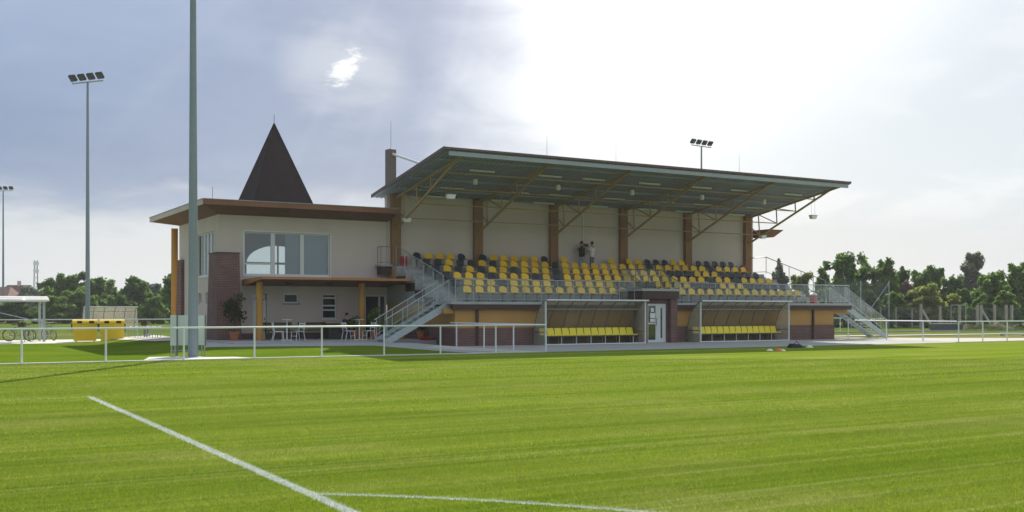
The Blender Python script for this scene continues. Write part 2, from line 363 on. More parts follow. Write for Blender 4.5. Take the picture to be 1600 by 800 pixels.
M['bark'] = pmat('bark', (.06,.045,.032), .95, 0, .3, 3, 20, .5)
M['soil'] = pmat('soil', (.12,.085,.055), .95, 0, .35, 1.2, 10, .8)
M['rubble'] = pmat('rubble', (.42,.40,.36), .95, 0, .3, 2, 10, .8)
M['oldconc'] = pmat('old_concrete', (.33,.31,.27), .95, 0, .2, 2, 15, .4)
M['slatetank'] = pmat('slate_grey_trough', (.07,.085,.095), .7, 0, .2, 2, 12)
M['redroof'] = pmat('red_roof_tile', (.15,.062,.048), .85, 0, .15, .5, 4)
M['housewall'] = pmat('house_wall', (.45,.42,.38), .9)
M['skin'] = pmat('skin', (.42,.23,.15), .55, 0, .05)
M['hair'] = pmat('hair', (.02,.014,.01), .6)
M['clothblack'] = pmat('black_cloth', (.02,.02,.024), .9)
M['clothwhite'] = pmat('white_cloth', (.66,.68,.70), .9)
M['denim'] = pmat('denim', (.10,.14,.20), .9, 0, .2, 8, 40)
M['denim2'] = pmat('faded_denim', (.28,.31,.35), .9, 0, .2, 8, 40)
M['maroon'] = pmat('maroon_cloth', (.16,.03,.03), .9)
M['lamp'] = pmat('floodlight_housing', (.035,.035,.05), .5, .2)
M['lens'] = pmat('floodlight_lens', (.07,.075,.10), .25)
M['tubelight'] = pmat('tube_light', (.62,.68,.64), .4)
M['glass'] = glassmat('clear_glass', (.91,.95,.94), .06, .02)
M['winglass'] = glassmat('window_glass', (.70,.78,.80), .16, .03)
M['darkglass'] = glassmat('unlit_window_glass', (.55,.6,.62), .03, .0)
M['poly'] = glassmat('dugout_polycarbonate', (.88,.86,.78), .02, .2, (.55,.51,.40))
M['polyside'] = glassmat('dugout_side_sheet', (.88,.87,.82), .02, .30, (.62,.60,.52))
M['canvas'] = glassmat('shelter_sheet', (.15,.15,.15), .05, .95, (.85,.86,.86))
M['net'] = glassmat('net_mesh', (.93,.95,.94), .0, .05, (.3,.35,.35))
M['pitch'] = grassmat('mown_turf', 0, False)
M['blade'] = grassmat('turf_blades', .5, True)
M['lawn'] = groundmat('lawn', (.075,.135,.008), (.105,.165,.012), (.15,.19,.022), .25)
M['mound'] = groundmat('weedy_soil', (.05,.075,.015), (.11,.12,.04), (.30,.26,.18), .5)
M['field'] = groundmat('field_grass', (.065,.12,.018), (.105,.15,.03), (.21,.19,.08), .035)
# ------------------------------------------------------------------ the ground
def gz(x, y):
    def sm(t): t = max(0., min(1., t)); return t*t*(3-2*t)
    return .20*sm((y-37.5)/7.5)*sm((x-7.5)/4)*(1-sm((x-20.3)/2.6))
def draped(name, mat, x0, x1, y0, y1, nx, ny, dz, inside=None):
    mb = MB(); idx = {}
    for j in range(ny+1):
        for i in range(nx+1):
            x = x0+(x1-x0)*i/nx; y = y0+(y1-y0)*j/ny
            idx[i,j] = len(mb.v); mb.v.append((x, y, gz(x,y)+dz))
    for j in range(ny):
        for i in range(nx): mb.f.append((idx[i,j], idx[i+1,j], idx[i+1,j+1], idx[i,j+1]))
    return tag(mb.build(name, mat, smooth=True), kind='structure')
def polysheet(name, mat, pts, z, grid=None):
    mb = MB(); mb.v = [(x, y, z + (gz(x,y) if grid else 0)) for x, y in pts]; mb.f = [tuple(range(len(pts)))]
    return tag(mb.build(name, mat), kind='structure')
polysheet('ground', M['field'], [(-2500,-600),(2500,-600),(2500,4000),(-2500,4000)], -.03)
polysheet('football_pitch', M['pitch'], [(-60,-32),(110,-32),(110,36.72),(-60,36.72)], 0)
draped('lawn', M['lawn'], -40, 21.5, 36.95, 59.2, 123, 45, .002)
# pitch-side kerb that carries the rail
MB().box(-40, 36.72, -.05, 22.95, 36.98, .035).build('kerb', M['kerb'])['kind'] = 'structure'
MB().box(48.8, 36.72, -.05, 75, 36.98, .035).build('kerb', M['kerb'])['kind'] = 'structure'
polysheet('stand_apron', M['pave'], [(22.95,36.72),(48.8,36.72),(50.2,37.0),(50.2,44.9),(22.95,44.9)], .008)
def tri_sheet(name, mat, quads, dz, n=14):
    mb = MB()
    for q in quads:
        b = len(mb.v); q = [Vector((*p, 0)) for p in q]
        for j in range(n+1):
            for i in range(n+1):
                p = q[0].lerp(q[1], i/n).lerp(q[3].lerp(q[2], i/n), j/n); mb.v.append((p.x, p.y, gz(p.x,p.y)+dz))
        for j in range(n):
            for i in range(n): a = b+j*(n+1)+i; mb.f.append((a, a+1, a+n+2, a+n+1))
    return tag(mb.build(name, mat, smooth=True), kind='structure')
tri_sheet('terrace_path', M['pave'], [[(18.0,42.9),(20.2,36.99),(22.94,36.99),(22.94,46.3)], [(11.0,43.9),(18.0,42.9),(22.94,46.3),(13.0,53.5)]], .012)
tri_sheet('sandy_path', M['sand'], [[(19.6,41.2),(21.6,37.1),(22.9,37.1),(22.6,44.2)]], .018)
# service path beyond the lawn, and the paved yard at the left of the clubhouse
polysheet('service_path', M['kerb'], [(-30,59.2),(13.2,59.2),(13.2,66.5),(-30,66.5)], .006)
tri_sheet('paved_yard', M['kerb'], [[(11.0,53.5),(13.6,53.5),(13.6,66),(10.0,60.5)]], .016)
polysheet('concrete_pad', M['kerb'], [(7.2,36.98),(11.2,36.98),(10.3,39.9),(8.0,39.9)], .012)
polysheet('path_right', M['sand'], [(50.2,37.0),(75,37.0),(75,38.6),(60,40.5),(50.2,47.5)], .006)
polysheet('back_path', M['kerb'], [(50,49.5),(85,47.5),(85,48.4),(50,51)], .006)
polysheet('far_path', M['kerb'], [(52,58.6),(95,58.6),(95,59.6),(52,59.6)], .006)
MB().box(51,57.6,-.05,86,57.8,.07).build('far_kerb', M['oldconc'])['kind'] = 'structure'
MB().box(13.0, 46.6, -.3, 22.9, 52.75, .25).build('terrace', M['pave'])['kind'] = 'structure'
# ------------------------------------------------------------------ grandstand
XL, XR = 22.9, 48.9; YB = 52.7; YF = 44.8; PX = [23.35+5.03*k for k in range(6)]
ROWY = [46.33, 47.56, 48.7, 49.86, 51.0, 52.15]; ROWZ = [2.12+.384*k for k in range(6)]
gs = thing('grandstand', 'covered grandstand with ochre base, beige back wall and sloping truss roof', 'grandstand', (36, 48, 0))
# base walls
MB().box(XL, 44.7, .86, 33.35, 44.95, 1.98).box(35.7, 44.7, .86, 48.0, 44.95, 1.98).box(XL, 44.953, .86, XL+.25, YB, 2.0).box(47.75, 44.953, .86, 48.0, YB, 1.98).build('base_wall', M['ochre'], gs)
MB().box(XL-.03, 44.66, -.1, 33.35, 44.95, .86).box(35.7, 44.66, -.1, 48.03, 44.95, .86).box(XL-.03, 44.953, -.1, XL+.25, YB, .86).box(47.75, 44.953, -.1, 48.03, YB, .86).build('brick_plinth', M['brick'], gs)
for x in (24.05, 46.25): MB().box(x-.06, 44.57, .02, x+.06, 44.655, 1.95).build('downpipe', M['darkbrown'], gs)
MB().box(22.7, 44.50, 1.74, 33.2, 44.69, 1.985).build('fascia_beam', M['darkbrown'], gs)
MB().box(35.85, 44.50, 1.74, 49.3, 44.69, 1.985).build('fascia_beam', M['darkbrown'], gs)
MB().box(22.6, 44.46, 1.99, 33.25, 46.6, 2.115).box(35.8, 44.46, 1.99, 49.3, 46.6, 2.115).build('walkway_slab', M['concrete'], gs)
MB().box(22.35, 44.75, 1.55, 22.86, 45.2, 1.80).build('corbel', M['ochre'], gs)
MB().box(48.06, 44.75, 1.5, 49.2, 45.2, 1.735).build('corbel', M['ochre'], gs)
for k in range(6):
    y0 = ROWY[k]-.72; z1 = ROWZ[k]; z0 = z1-.384
    if k == 0: mb = MB().box(XL, y0, 2.118, 33.3, YB, z1+.004).box(36.95, y0, 2.118, XR, YB, z1+.004)
    elif k == 1: mb = MB().box(XL, y0, z0, 34.35, YB, z1).box(36.95, y0, z0, XR, YB, z1)
    else: mb = MB().box(XL, y0, z0, XR, YB, z1)
    t = mb.build('tier', M['tier'], gs)
    if k:
        y1 = ROWY[k+1]-.72 if k < 5 else YB
        MB().box(XL-.02, y0+.01, z1-.60, XL-.003, y1, z1-.16).build('end_cladding', M['darkbrown'] if k < 5 else M['ochre'], t)
        for sx in ((XL+.25, XL+1.3), (XR-1.35, XR-.25)):
            MB().box(sx[0], y0-.42, z0+.004, sx[1], y0-.003, z0+.192).build('half_step', M['concrete'], t)
MB().box(XL+.004, 49.6, .86, XL+.2, YB, 3.0).build('flank_wall', M['ochre'], gs)
MB().box(22.3, 52.05, 3.62, XL-.004, YB-.05, 4.03).build('landing_edge', M['darkbrown'], gs)
MB().box(22.2, 51.95, 4.034, XL-.004, YB-.05, 4.13).build('landing_slab', M['concrete'], gs)
MB().box(XL, YB, 2.0, 49.1, YB+.3, 7.95).build('back_wall', M['stucco'], gs)
for x in PX:
    MB().box(x-.26, YB-.26, 3.9, x+.26, YB-.003, 7.93).build('pilaster', M['pilaster'], gs)
    mm = MB().box(x-.1, 53.3, 6.5, x+.36, 53.75, 10.48).build('mast', M['mastpaint'], gs)
    MB().box(x+.06, 53.26, 10.05, x+.30, 53.298, 10.36).build('anchor_plate', M['pilaster'], mm)
    MB().tube((x+.16, 53.3, 10.22), (x+.16, 47.9, 8.78), .07, 8).build('tie_rod', M['whitemetal'], mm, True)
# roof
SLP = .1643
def rz(y, top=False): return 9.22-(y-YF)*SLP + (.10 if top else 0)
RX0, RX1, RY0, RY1 = 22.32, 49.32, 44.62, 53.45
mb = MB(); n = 108
for i in range(n):                     # trapezoidal sheet, ribs down the slope
    xa = RX0+(RX1-RX0)*i/n; w = (RX1-RX0)/n; zz = [0,.0,.035,.035,0]; xs = [xa, xa+w*.5, xa+w*.6, xa+w*.9, xa+w]
    for j in range(4):
        mb.add([(xs[j],RY0,rz(RY0)+zz[j]),(xs[j+1],RY0,rz(RY0)+zz[j+1]),(xs[j+1],RY1,rz(RY1)+zz[j+1]),(xs[j],RY1,rz(RY1)+zz[j])],[(0,1,2,3)])
roof = mb.build('roof', M['roofunder'], gs)
MB().hexa([(RX0,RY0,rz(RY0)+.06),(RX1,RY0,rz(RY0)+.06),(RX1,RY1,rz(RY1)+.06),(RX0,RY1,rz(RY1)+.06)], [(RX0,RY0,rz(RY0)+.11),(RX1,RY0,rz(RY0)+.11),(RX1,RY1,rz(RY1)+.11),(RX0,RY1,rz(RY1)+.11)]).build('roof_covering', M['rooftop'], roof)
MB().box(RX0+.25, 44.66, 9.0, RX1-.12, 44.74, 9.205).build('gutter', M['gutter'], roof)
MB().box(RX0-.03, RY0-.06, 9.27, RX1+.03, RY0-.004, 9.375).build('edge_flashing', M['rooftop'], roof)
for x in (RX0-.03, RX1):
    MB().hexa([(x,RY0,rz(RY0)-.02),(x+.03,RY0,rz(RY0)-.02),(x+.03,RY1,rz(RY1)-.02),(x,RY1,rz(RY1)-.02)], [(x,RY0,rz(RY0)+.16),(x+.03,RY0,rz(RY0)+.16),(x+.03,RY1,rz(RY1)+.16),(x,RY1,rz(RY1)+.16)]).build('verge_flashing', M['rooftop'], roof)
for y in (45.9, 47.9, 49.2, 51.2): MB().bar((RX0+.3,y,rz(y)-.055),(RX1-.2,y,rz(y)-.055),.07,.10).build('purlin', M['roofunder'], roof)
NB = [(51.43,6.59),(49.87,7.23),(48.26,7.87),(46.72,8.47)]; NT = [51.55, 49.93, 48.30, 46.72]
def cz(y): return rz(y)-.20
for k, x in enumerate(PX):
    tr = MB().bar((x,YB-.2,6.05),(x,44.9,9.13),.09,.10).build('truss', M['truss'], gs)
    MB().bar((x,YB-.2,cz(YB-.2)),(x,44.9,cz(44.9)),.08,.11).build('top_chord', M['truss'], tr)
    for (yb,zb),yt in zip(NB,NT): MB().bar((x,yb,zb),(x,yt,cz(yt)),.055,.055).build('web_post', M['truss'], tr)
    MB().bar((x,YB-.26,7.25),(x,NB[0][0],NB[0][1]),.05,.05).build('web_diagonal', M['truss'], tr)
    for i in range(2): MB().bar((x,NT[i],cz(NT[i])),(x,NB[i+1][0],NB[i+1][1]),.05,.05).build('web_diagonal', M['truss'], tr)
for (yb,zb) in NB: MB().tube((PX[0],yb,zb-.0),(PX[5],yb,zb),.03,6).build('tie_bar', M['truss'], gs)
MB().hexa([(49.11,51.6,6.5),(49.9,51.6,6.5),(49.9,53,6.5),(49.11,53,6.5)], [(49.11,51.3,6.98),(50.5,51.3,6.98),(50.5,53,6.98),(49.11,53,6.98)]).build('side_roof_end', M['brownwood'], gs)
# players' tunnel
TX0, TX1 = 33.38, 35.68
tn = MB().box(TX0, 43.98, -.05, TX0+.34, 46.0, 2.30).box(TX1-.42, 43.98, -.05, TX1, 46.0, 2.30).box(TX0+.343, 44.22, 2.06, TX1-.423, 46.0, 2.30).box(TX0+.343, 44.25, -.05, TX0+.49, 44.5, 2.057).box(TX1-.54, 44.25, -.05, TX1-.423, 44.5, 2.057).build('tunnel_wall', M['brick'], gs)
MB().box(TX0-.05, 43.92, 2.304, TX1+.05, 46.1, 2.70).build('tunnel_lintel', M['darkbrown'], tn)
MB().box(TX0-.1, 43.86, 2.704, TX1+.1, 46.2, 2.83).build('tunnel_cap', M['concrete'], tn)
dx0, dx1, dm = TX0+.5, TX1-.55, TX0+.5+.68
dr = MB().box(dx0, 44.27, .02, dx0+.1, 44.35, 2.05).box(dm-.1, 44.27, .02, dm, 44.35, 2.05).box(dx0+.1, 44.27, 1.95, dm-.1, 44.35, 2.05).box(dx0+.1, 44.27, .02, dm-.1, 44.35, .16).box(dx0+.1, 44.27, .98, dm-.1, 44.35, 1.06).build('tunnel_door', M['frame'], gs)
MB().box(dx0+.1, 44.30, .16, dm-.1, 44.32, 1.95).build('pane', M['winglass'], dr)
for (a,b,c,d) in ((.28,1.62,.48,1.82),(.24,1.30,.56,1.56),(.24,1.10,.56,1.26)): MB().box(dx0+a, 44.285, b, dx0+c, 44.295, d).build('notice', M['paper'], dr)
MB().tube((dm-.06,44.24,.9),(dm-.06,44.24,1.3),.015,6).build('handle', M['galvdark'], dr)
d2 = MB().box(dm+.01, 44.27, .02, dm+.22, 44.35, 2.05).box(dx1-.22, 44.27, .02, dx1, 44.35, 2.05).box(dm+.22, 44.27, 1.85, dx1-.22, 44.35, 2.05).box(dm+.22, 44.27, .02, dx1-.22, 44.35, .25).build('tunnel_door', M['frame'], gs)
MB().box(dm+.22, 44.30, .25, dx1-.22, 44.32, 1.85).build('pane', M['winglass'], d2)
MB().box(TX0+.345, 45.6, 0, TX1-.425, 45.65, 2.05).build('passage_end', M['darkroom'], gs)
# ------------------------------------------------------------------ railings
def railing(name, label, pts, spacing, h=1.06, glass=True, mat='galv', r=.022, group=None, bot=.12):
    """pts: floor points of the line; rail stands h above them"""
    t = thing(name, label, 'railing', pts[0], group)
    m_ = M[mat]
    for a, b in zip(pts, pts[1:]):
        a, b = Vector(a), Vector(b); n = max(1, round((b-a).length/spacing)); up = Vector((0,0,h))
        MB().tube(a+up, b+up, r*1.15, 8).build('top_rail', m_, t, True)
        MB().tube(a+Vector((0,0,bot)), b+Vector((0,0,bot)), r*.8, 6).build('bottom_rail', m_, t, True)
        for i in range(n+1):
            if i == 0 and a != Vector(pts[0]): continue
            p = a.lerp(b, i/n); MB().tube(p, p+up, r, 6).build('post', m_, t, True)
        if glass:
            for i in range(n):
                p = a.lerp(b, (i+.06)/n); q = a.lerp(b, (i+.94)/n); d = (b-a).normalized(); nn = Vector((-d.y, d.x, 0)).normalized()*.005
                lo, hi = Vector((0,0,bot+.05)), Vector((0,0,h-.07))
                MB().add([p+lo-nn,q+lo-nn,q+hi-nn,p+hi-nn,p+lo+nn,q+lo+nn,q+hi+nn,p+hi+nn],[(0,1,2,3),(7,6,5,4),(0,4,5,1),(1,5,6,2),(2,6,7,3),(3,7,4,0)]).build('glass_panel', M['glass'], t)
    return t
railing('walkway_railing', 'glass railing along the walkway above the dugout nearest the clubhouse', [(22.85,44.55,2.115),(33.3,44.55,2.115)], .97)
railing('walkway_railing', 'glass railing along the walkway right of the tunnel entrance', [(35.95,44.55,2.115),(49.15,44.55,2.115)], .97)
railing('tunnel_railing', 'sloping steel and glass railing around the opening above the tunnel', [(34.35,45.4,2.17),(34.35,47.0,2.9),(36.95,47.0,2.9),(36.95,45.4,2.17)], .9, mat='galvdark')
railing('aisle_handrail', 'steel handrail down the seating steps at the clubhouse end', [(23.3,52.4,4.13),(23.3,46.75,2.37)], 1.12, glass=False)
railing('aisle_handrail', 'steel handrail down the seating steps at the open right end', [(48.75,52.6,4.08),(48.75,51.1,4.08),(48.75,46.0,2.42)], 1.12, glass=False, mat='galvdark')
railing('landing_railing', 'short steel railing on the upper landing beside the clubhouse wall', [(22.3,52.55,4.13),(22.3,52.1,4.13),(22.85,52.1,4.13)], .6, h=.95, glass=False, mat='galvdark', r=.015)
# ------------------------------------------------------------------ outside stairs
def stair(label, xf, zf, xt, zt, y0, y1, n):
    t = thing('staircase', label, 'staircase', (xf, (y0+y1)/2, zf), 'steel stairs at the ends of the stand')
    s = 1 if xt > xf else -1
    for y in (y0, y1):
        poly = [(xf, zf), (xf+s*.28, zf), (xt+s*.05, zt-.28), (xt+s*.05, zt), (xt-s*.12, zt), (xf-s*.05, zf+.16)]
        MB().prism(poly, 'y', y-.02, y+.02).build('stringer', M['galv'], t)
        up = 1.02
        foot, top = Vector((xf+s*.05, y, zf+.1)), Vector((xt-s*.02, y, zt))
        MB().tube(foot+Vector((-s*.12,0,up-.07)), top+Vector((0,0,up)), .024, 8).build('handrail', M['galv'], t, True)
        MB().tube(foot+Vector((0,0,.28)), top+Vector((0,0,.28)), .016, 6).build('mid_rail', M['galv'], t, True)
        for i in range(5):
            p = foot.lerp(top, i/4.); MB().tube(p, p+Vector((0,0,up)), .02, 6).build('post', M['galv'], t, True)
            if i < 4:
                q = foot.lerp(top, (i+.94)/4); p2 = foot.lerp(top, (i+.06)/4)
                MB().add([p2+Vector((0,-.004,.32)), q+Vector((0,-.004,.32)), q+Vector((0,-.004,up-.06)), p2+Vector((0,-.004,up-.06)),
                          p2+Vector((0,.004,.32)), q+Vector((0,.004,.32)), q+Vector((0,.004,up-.06)), p2+Vector((0,.004,up-.06))],
                         [(0,1,2,3),(7,6,5,4),(0,4,5,1),(1,5,6,2),(2,6,7,3),(3,7,4,0)]).build('glass_panel', M['glass'], t)
    for i in range(n):
        f = (i+.6)/n; x = xf+(xt-xf)*f+s*.05; z = zf+(zt-zf)*(i+1)/(n+.5)
        MB().box(x-.14, y0+.025, z-.035, x+.14, y1-.025, z).build('tread', M['galv'], t)
    return t
stair('steel stair climbing from the terrace to the stand walkway', 19.5, .2, 22.75, 2.1, 45.0, 46.2, 11)
stair('steel stair descending from the right end of the stand', 53.0, 0, 49.25, 2.1, 45.0, 46.2, 11)
# ------------------------------------------------------------------ stand seats
SEATS = {5:'BYYYB.BYYYYYB.Y....Y.YYBBBYY.BBBBB', 4:'BBYBBYBYYYYYBYYYYYYYYYBYYYYYYBYYYY', 3:'BYBYBYYBYYYBYYYYYYYYYYYBBBYYYBBBBB',
         2:'BYYYBYYYBYBYYYYYYYYYYYYYYYBYYBYYYY', 1:'BYYYBYYYYBYYYYY....YYYYBBBYYYBBBBB', 0:'YYYYYYYYYYYYYYY...YYYYYYYYYYYYYYYY'}
ROWN = ['front', 'second', 'third', 'fourth', 'fifth', 'back']
def seat_mesh(mat, back):
    mb = MB(); w, h = .225, .33; prof = []
    for i in range(9):
        a = math.pi*i/8; prof.append((w*math.cos(a)*(1-.12*math.sin(a)**4), .16+.17*math.sin(a)))
    out = [(w*.92, 0)] + prof + [(-w*.92, 0)]; n = len(out)
    def P(x, z, y): return (x, y + .10*(z/h) + .06*(1-(x/w)**2) - .05, .475+z)
    mb.add([P(x,z,0) for x,z in out]+[P(x,z,.028) for x,z in out], [tuple(range(n-1,-1,-1)), tuple(range(n,2*n))]+[(i,(i+1)%n,n+(i+1)%n,n+i) for i in range(n)])
    pan = [(-.225,-.36),(-.19,-.41),(.19,-.41),(.225,-.36),(.225,.03),(-.225,.03)]; n = len(pan)
    zt = [.485,.475,.475,.485,.46,.46]
    mb.add([(x,y,z-.03) for (x,y),z in zip(pan,zt)]+[(x,y,z) for (x,y),z in zip(pan,zt)], [tuple(range(n-1,-1,-1)), tuple(range(n,2*n))]+[(i,(i+1)%n,n+(i+1)%n,n+i) for i in range(n)])
    o = mb.build('stadium_seat', mat, None, True, org=(0,0,0))
    MB().box(-.03,-.30,.37,.03,.05,.425).box(-.03,.01,.03,.03,.07,.37).box(-.1,-.02,.0,.1,.12,.03).build('bracket', M['galvdark'], o)
    return o
proto = {'Y': seat_mesh(M['yellow'], 0), 'B': seat_mesh(M['black'], 0)}; used = {'Y': False, 'B': False}
for k in range(6):
    n = 0
    for i, c in enumerate(SEATS[k]):
        if c == '.': continue
        n += 1
        loc = (24.42+.6756*i, ROWY[k], ROWZ[k]+.006)
        if not used[c]: o = proto[c]; used[c] = True; o.location = loc
        else: o = copy_tree(proto[c], loc)
        o.rotation_euler = (0, 0, random.uniform(-.03, .03))
        tag(o, f"{'yellow' if c=='Y' else 'black'} plastic seat, {ordn(n)} from the left in the {ROWN[k]} row of the stand", 'seat', 'seats on the stand tiers')
# ------------------------------------------------------------------ things under the roof
SX = [25.69, 29.75, 32.54, 36.3, 40.0, 42.95, 47.2]
for r_, (y, nm) in enumerate(((47.15,'row nearest the pitch'),(50.5,'middle row'),(52.23,'row nearest the back wall'))):
    for i, x in enumerate(SX):
        z = rz(y)-.06
        t = thing('strip_light', f'pale strip light under the stand roof, {ordn(i+1)} from left, {nm}', 'strip light', (x,y,z-.12), 'strip lights under the stand roof')
        MB().bar((x-.72,y,z-.02),(x+.72,y,z-.02),.09,.05).build('housing', M['whitemetal'], t)
        MB().bar((x-.70,y,z-.065),(x+.70,y,z-.065),.14,.035).build('diffuser', M['tubelight'], t)
for i, x in enumerate((26.0, 31.1, 36.05, 41.15, 46.06)):
    y = 48.45; z = rz(y)
    t = thing('loudspeaker', f'small white loudspeaker hanging under the stand roof, {ordn(i+1)} from the left', 'loudspeaker', (x,y,z-.42), 'loudspeakers under the stand roof')
    MB().lathe((x,y,z-.42), [(.07,0),(.12,.03),(.12,.27),(.06,.30)], 10).build('body', M['white'], t, True)
    MB().tube((x,y,z-.12),(x,y,z-.0),.012,6).build('hanger', M['galvdark'], t)
def heater(label, x, y, z, ztop):
    t = thing('hanging_lamp', label, 'lamp', (x,y,z), 'white box lamps hung from the roof trusses')
    MB().hexa([(x-.17,y-.10,z),(x+.17,y-.10,z),(x+.17,y+.10,z),(x-.17,y+.10,z)], [(x-.22,y-.14,z+.2),(x+.22,y-.14,z+.2),(x+.22,y+.14,z+.2),(x-.22,y+.14,z+.2)]).build('housing', M['white'], t)
    MB().box(x-.23,y-.15,z+.203,x+.23,y+.15,z+.235).build('lid', M['gutter'], t)
    if ztop:
        for s in (-.15,.15): MB().tube((x+s,y,z+.2),(x+s,y,ztop),.006,5).build('wire', M['galvdark'], t)
heater('white box lamp hanging on wires beside the first roof truss', 23.95, 47.2, 7.25, rz(47.2))
heater('white box lamp hanging on wires beside the last roof truss', 48.5, 46.8, 7.28, rz(46.8))
heater('white box lamp fixed low on the first roof truss', 23.45, 51.35, 6.38, 0)
heater('white box lamp fixed low on the last roof truss', 48.65, 51.3, 6.35, 0)
for i, k in enumerate((0,2,3,5)):
    x = PX[k]+.13
    t = thing('lightning_rod', ['thin lightning rod on the exposed concrete mast beside the spire', 'lightning rod above the stand roof, leftmost of the three over the seats', 'lightning rod above the stand roof, just left of the floodlight', 'lightning rod above the stand roof, just right of the floodlight'][i], 'lightning rod', (x,53.5,10.48), 'lightning rods on the stand')
    MB().tube((x,53.5,10.48),(x,53.5,12.05),.014,6,.008).build('rod', M['galvdark'], t)
    MB().lathe((x,53.5,10.48), [(.05,0),(.05,.06),(.02,.08)], 8).build('base', M['galvdark'], t)
t = thing('cable_conduit', 'white conduit running down the back wall above the two people', 'conduit', (34.3, 52.6, 5.0))
MB().tube((35.55,52.62,5.3),(35.55,52.62,7.5),.025,6).build('pipe', M['white'], t)
MB().box(35.47,52.6,5.15,35.63,52.695,5.3).build('junction_box', M['white'], t)
for (px_, lb) in ((23.75,'red fire extinguisher box by the first pilaster at the top of the aisle'),(48.05,'dark red fire extinguisher box by the last pilaster')):
    t = thing('extinguisher_box', lb, 'fire extinguisher', (px_,52.4,4.05))
    MB().box(px_-.17,52.3,4.06,px_+.17,52.55,4.62).build('cabinet', M['red'], t); MB().box(px_-.12,52.285,4.2,px_+.12,52.298,4.5).build('front_panel', M['maroon'], t)
t = thing('litter_bin', 'red litter bin with white lid on the right end of the walkway', 'bin', (46.85,45.2,2.12))
MB().lathe((46.85,45.2,2.12), [(.19,0),(.2,.05),(.23,.45),(.21,.48)], 14).build('body', M['red'], t, True)
MB().lathe((46.85,45.2,2.60), [(.22,0),(.22,.04),(.12,.13),(.02,.15)], 14).build('lid', M['white'], t, True)
# ------------------------------------------------------------------ dugouts
def dugout(label, x0, x1, y0, nseat, ribs, h=2.2, dep=1.12, seats=True, scale_seat=1., z0=0.):
    t = thing('dugout', label, 'dugout', ((x0+x1)/2, y0, z0), 'team dugouts')
    prof = []
    for i in range(25):
        a = math.pi/2*i/24; prof.append((y0+dep - (dep+.22)*(1-math.cos(a))**.9, z0+.25+(h-.25)*math.sin(a)**.85))
    prof = [(y0+dep, z0+.03)] + prof
    n = len(prof)
    mb = MB(); xi = [x0+.02, x1-.02]
    for i in range(n-1):
        mb.add([(xi[0],*prof[i]),(xi[1],*prof[i]),(xi[1],*prof[i+1]),(xi[0],*prof[i+1])],[(0,1,2,3)])
    sh = mb.build('shell', M['poly' if seats else 'polyside'], t, True)
    md = sh.modifiers.new('thick', 'SOLIDIFY'); md.thickness = .008
    for j in range(ribs+1):
        x = x0+(x1-x0)*j/ribs
        MB().path([(x,p[0]-.012,p[1]-.012) for p in prof], .024, 6).build('rib', M['galvdark'], t, True)
    for x in (x0, x1):
        poly = [(y0,z0+.03)]+[(p[0],p[1]) for p in prof if p[0] >= y0-.01]
        MB().prism(poly, 'x', x-.004, x+.004).build('side_panel', M['polyside'], t)
        ztop = max(p[1] for p in prof if p[0] >= y0-.02)
        MB().box(x-.03, y0-.03, z0, x+.03, y0+.03, ztop).build('front_post', M['whitemetal'], t)
        MB().box(x-.015, y0+.035, z0+.62, x+.015, y0+dep, z0+.66).build('side_rail', M['galvdark'], t)
    MB().tube((x0-.05,prof[-1][0],prof[-1][1]),(x1+.05,prof[-1][0],prof[-1][1]),.04,8).build('front_tube', M['whitemetal'], t, True)
    MB().box(x0,prof[14][0]-.05,prof[14][1]-.04,x1,prof[14][0]-.02,prof[14][1]).build('purlin', M['gutter'], t)
    MB().box(x0+.032,y0-.025,z0+.02,x1-.032,y0+.025,z0+.07).build('base_rail', M['whitemetal'], t)
    if seats:
        yb = y0+dep-.30
        MB().box(x0+.15,yb-.32,z0+.40,x1-.15,yb-.27,z0+.45).build('bench_rail', M['galvdark'], t)
        MB().box(x0+.15,yb-.05,z0+.40,x1-.15,yb,z0+.45).build('bench_rail', M['galvdark'], t)
        sp = (x1-x0-.3)/nseat
        for j in range(nseat):
            x = x0+.15+sp*(j+.5); w = sp*.46
            mb = MB().hexa([(x-w,yb-.42,z0+.455),(x+w,yb-.42,z0+.455),(x+w,yb,z0+.455),(x-w,yb,z0+.455)],[(x-w,yb-.42,z0+.50),(x+w,yb-.42,z0+.50),(x+w,yb,z0+.48),(x-w,yb,z0+.48)])
            mb.hexa([(x-w,yb-.03,z0+.482),(x+w,yb-.03,z0+.482),(x+w,yb,z0+.482),(x-w,yb,z0+.482)],[(x-w*.92,yb+.07,z0+.83),(x+w*.92,yb+.07,z0+.83),(x+w*.92,yb+.10,z0+.83),(x-w*.92,yb+.10,z0+.83)])
            mb.build('seat', M['lemon'], t)
            if j % 2 == 0:
                MB().tube((x,yb-.3,z0+.4),(x,yb-.3,z0),.02,6).build('leg', M['whitemetal'], t)
                MB().tube((x,yb-.03,z0+.4),(x,yb-.03,z0),.02,6).build('leg', M['galvdark'], t)
    return t
dugout('curved clear team dugout with yellow seats left of the tunnel door', 27.2, 33.2, 43.5, 13, 7)
dugout('curved clear team dugout with yellow seats right of the tunnel door', 36.85, 43.2, 43.5, 14, 7)
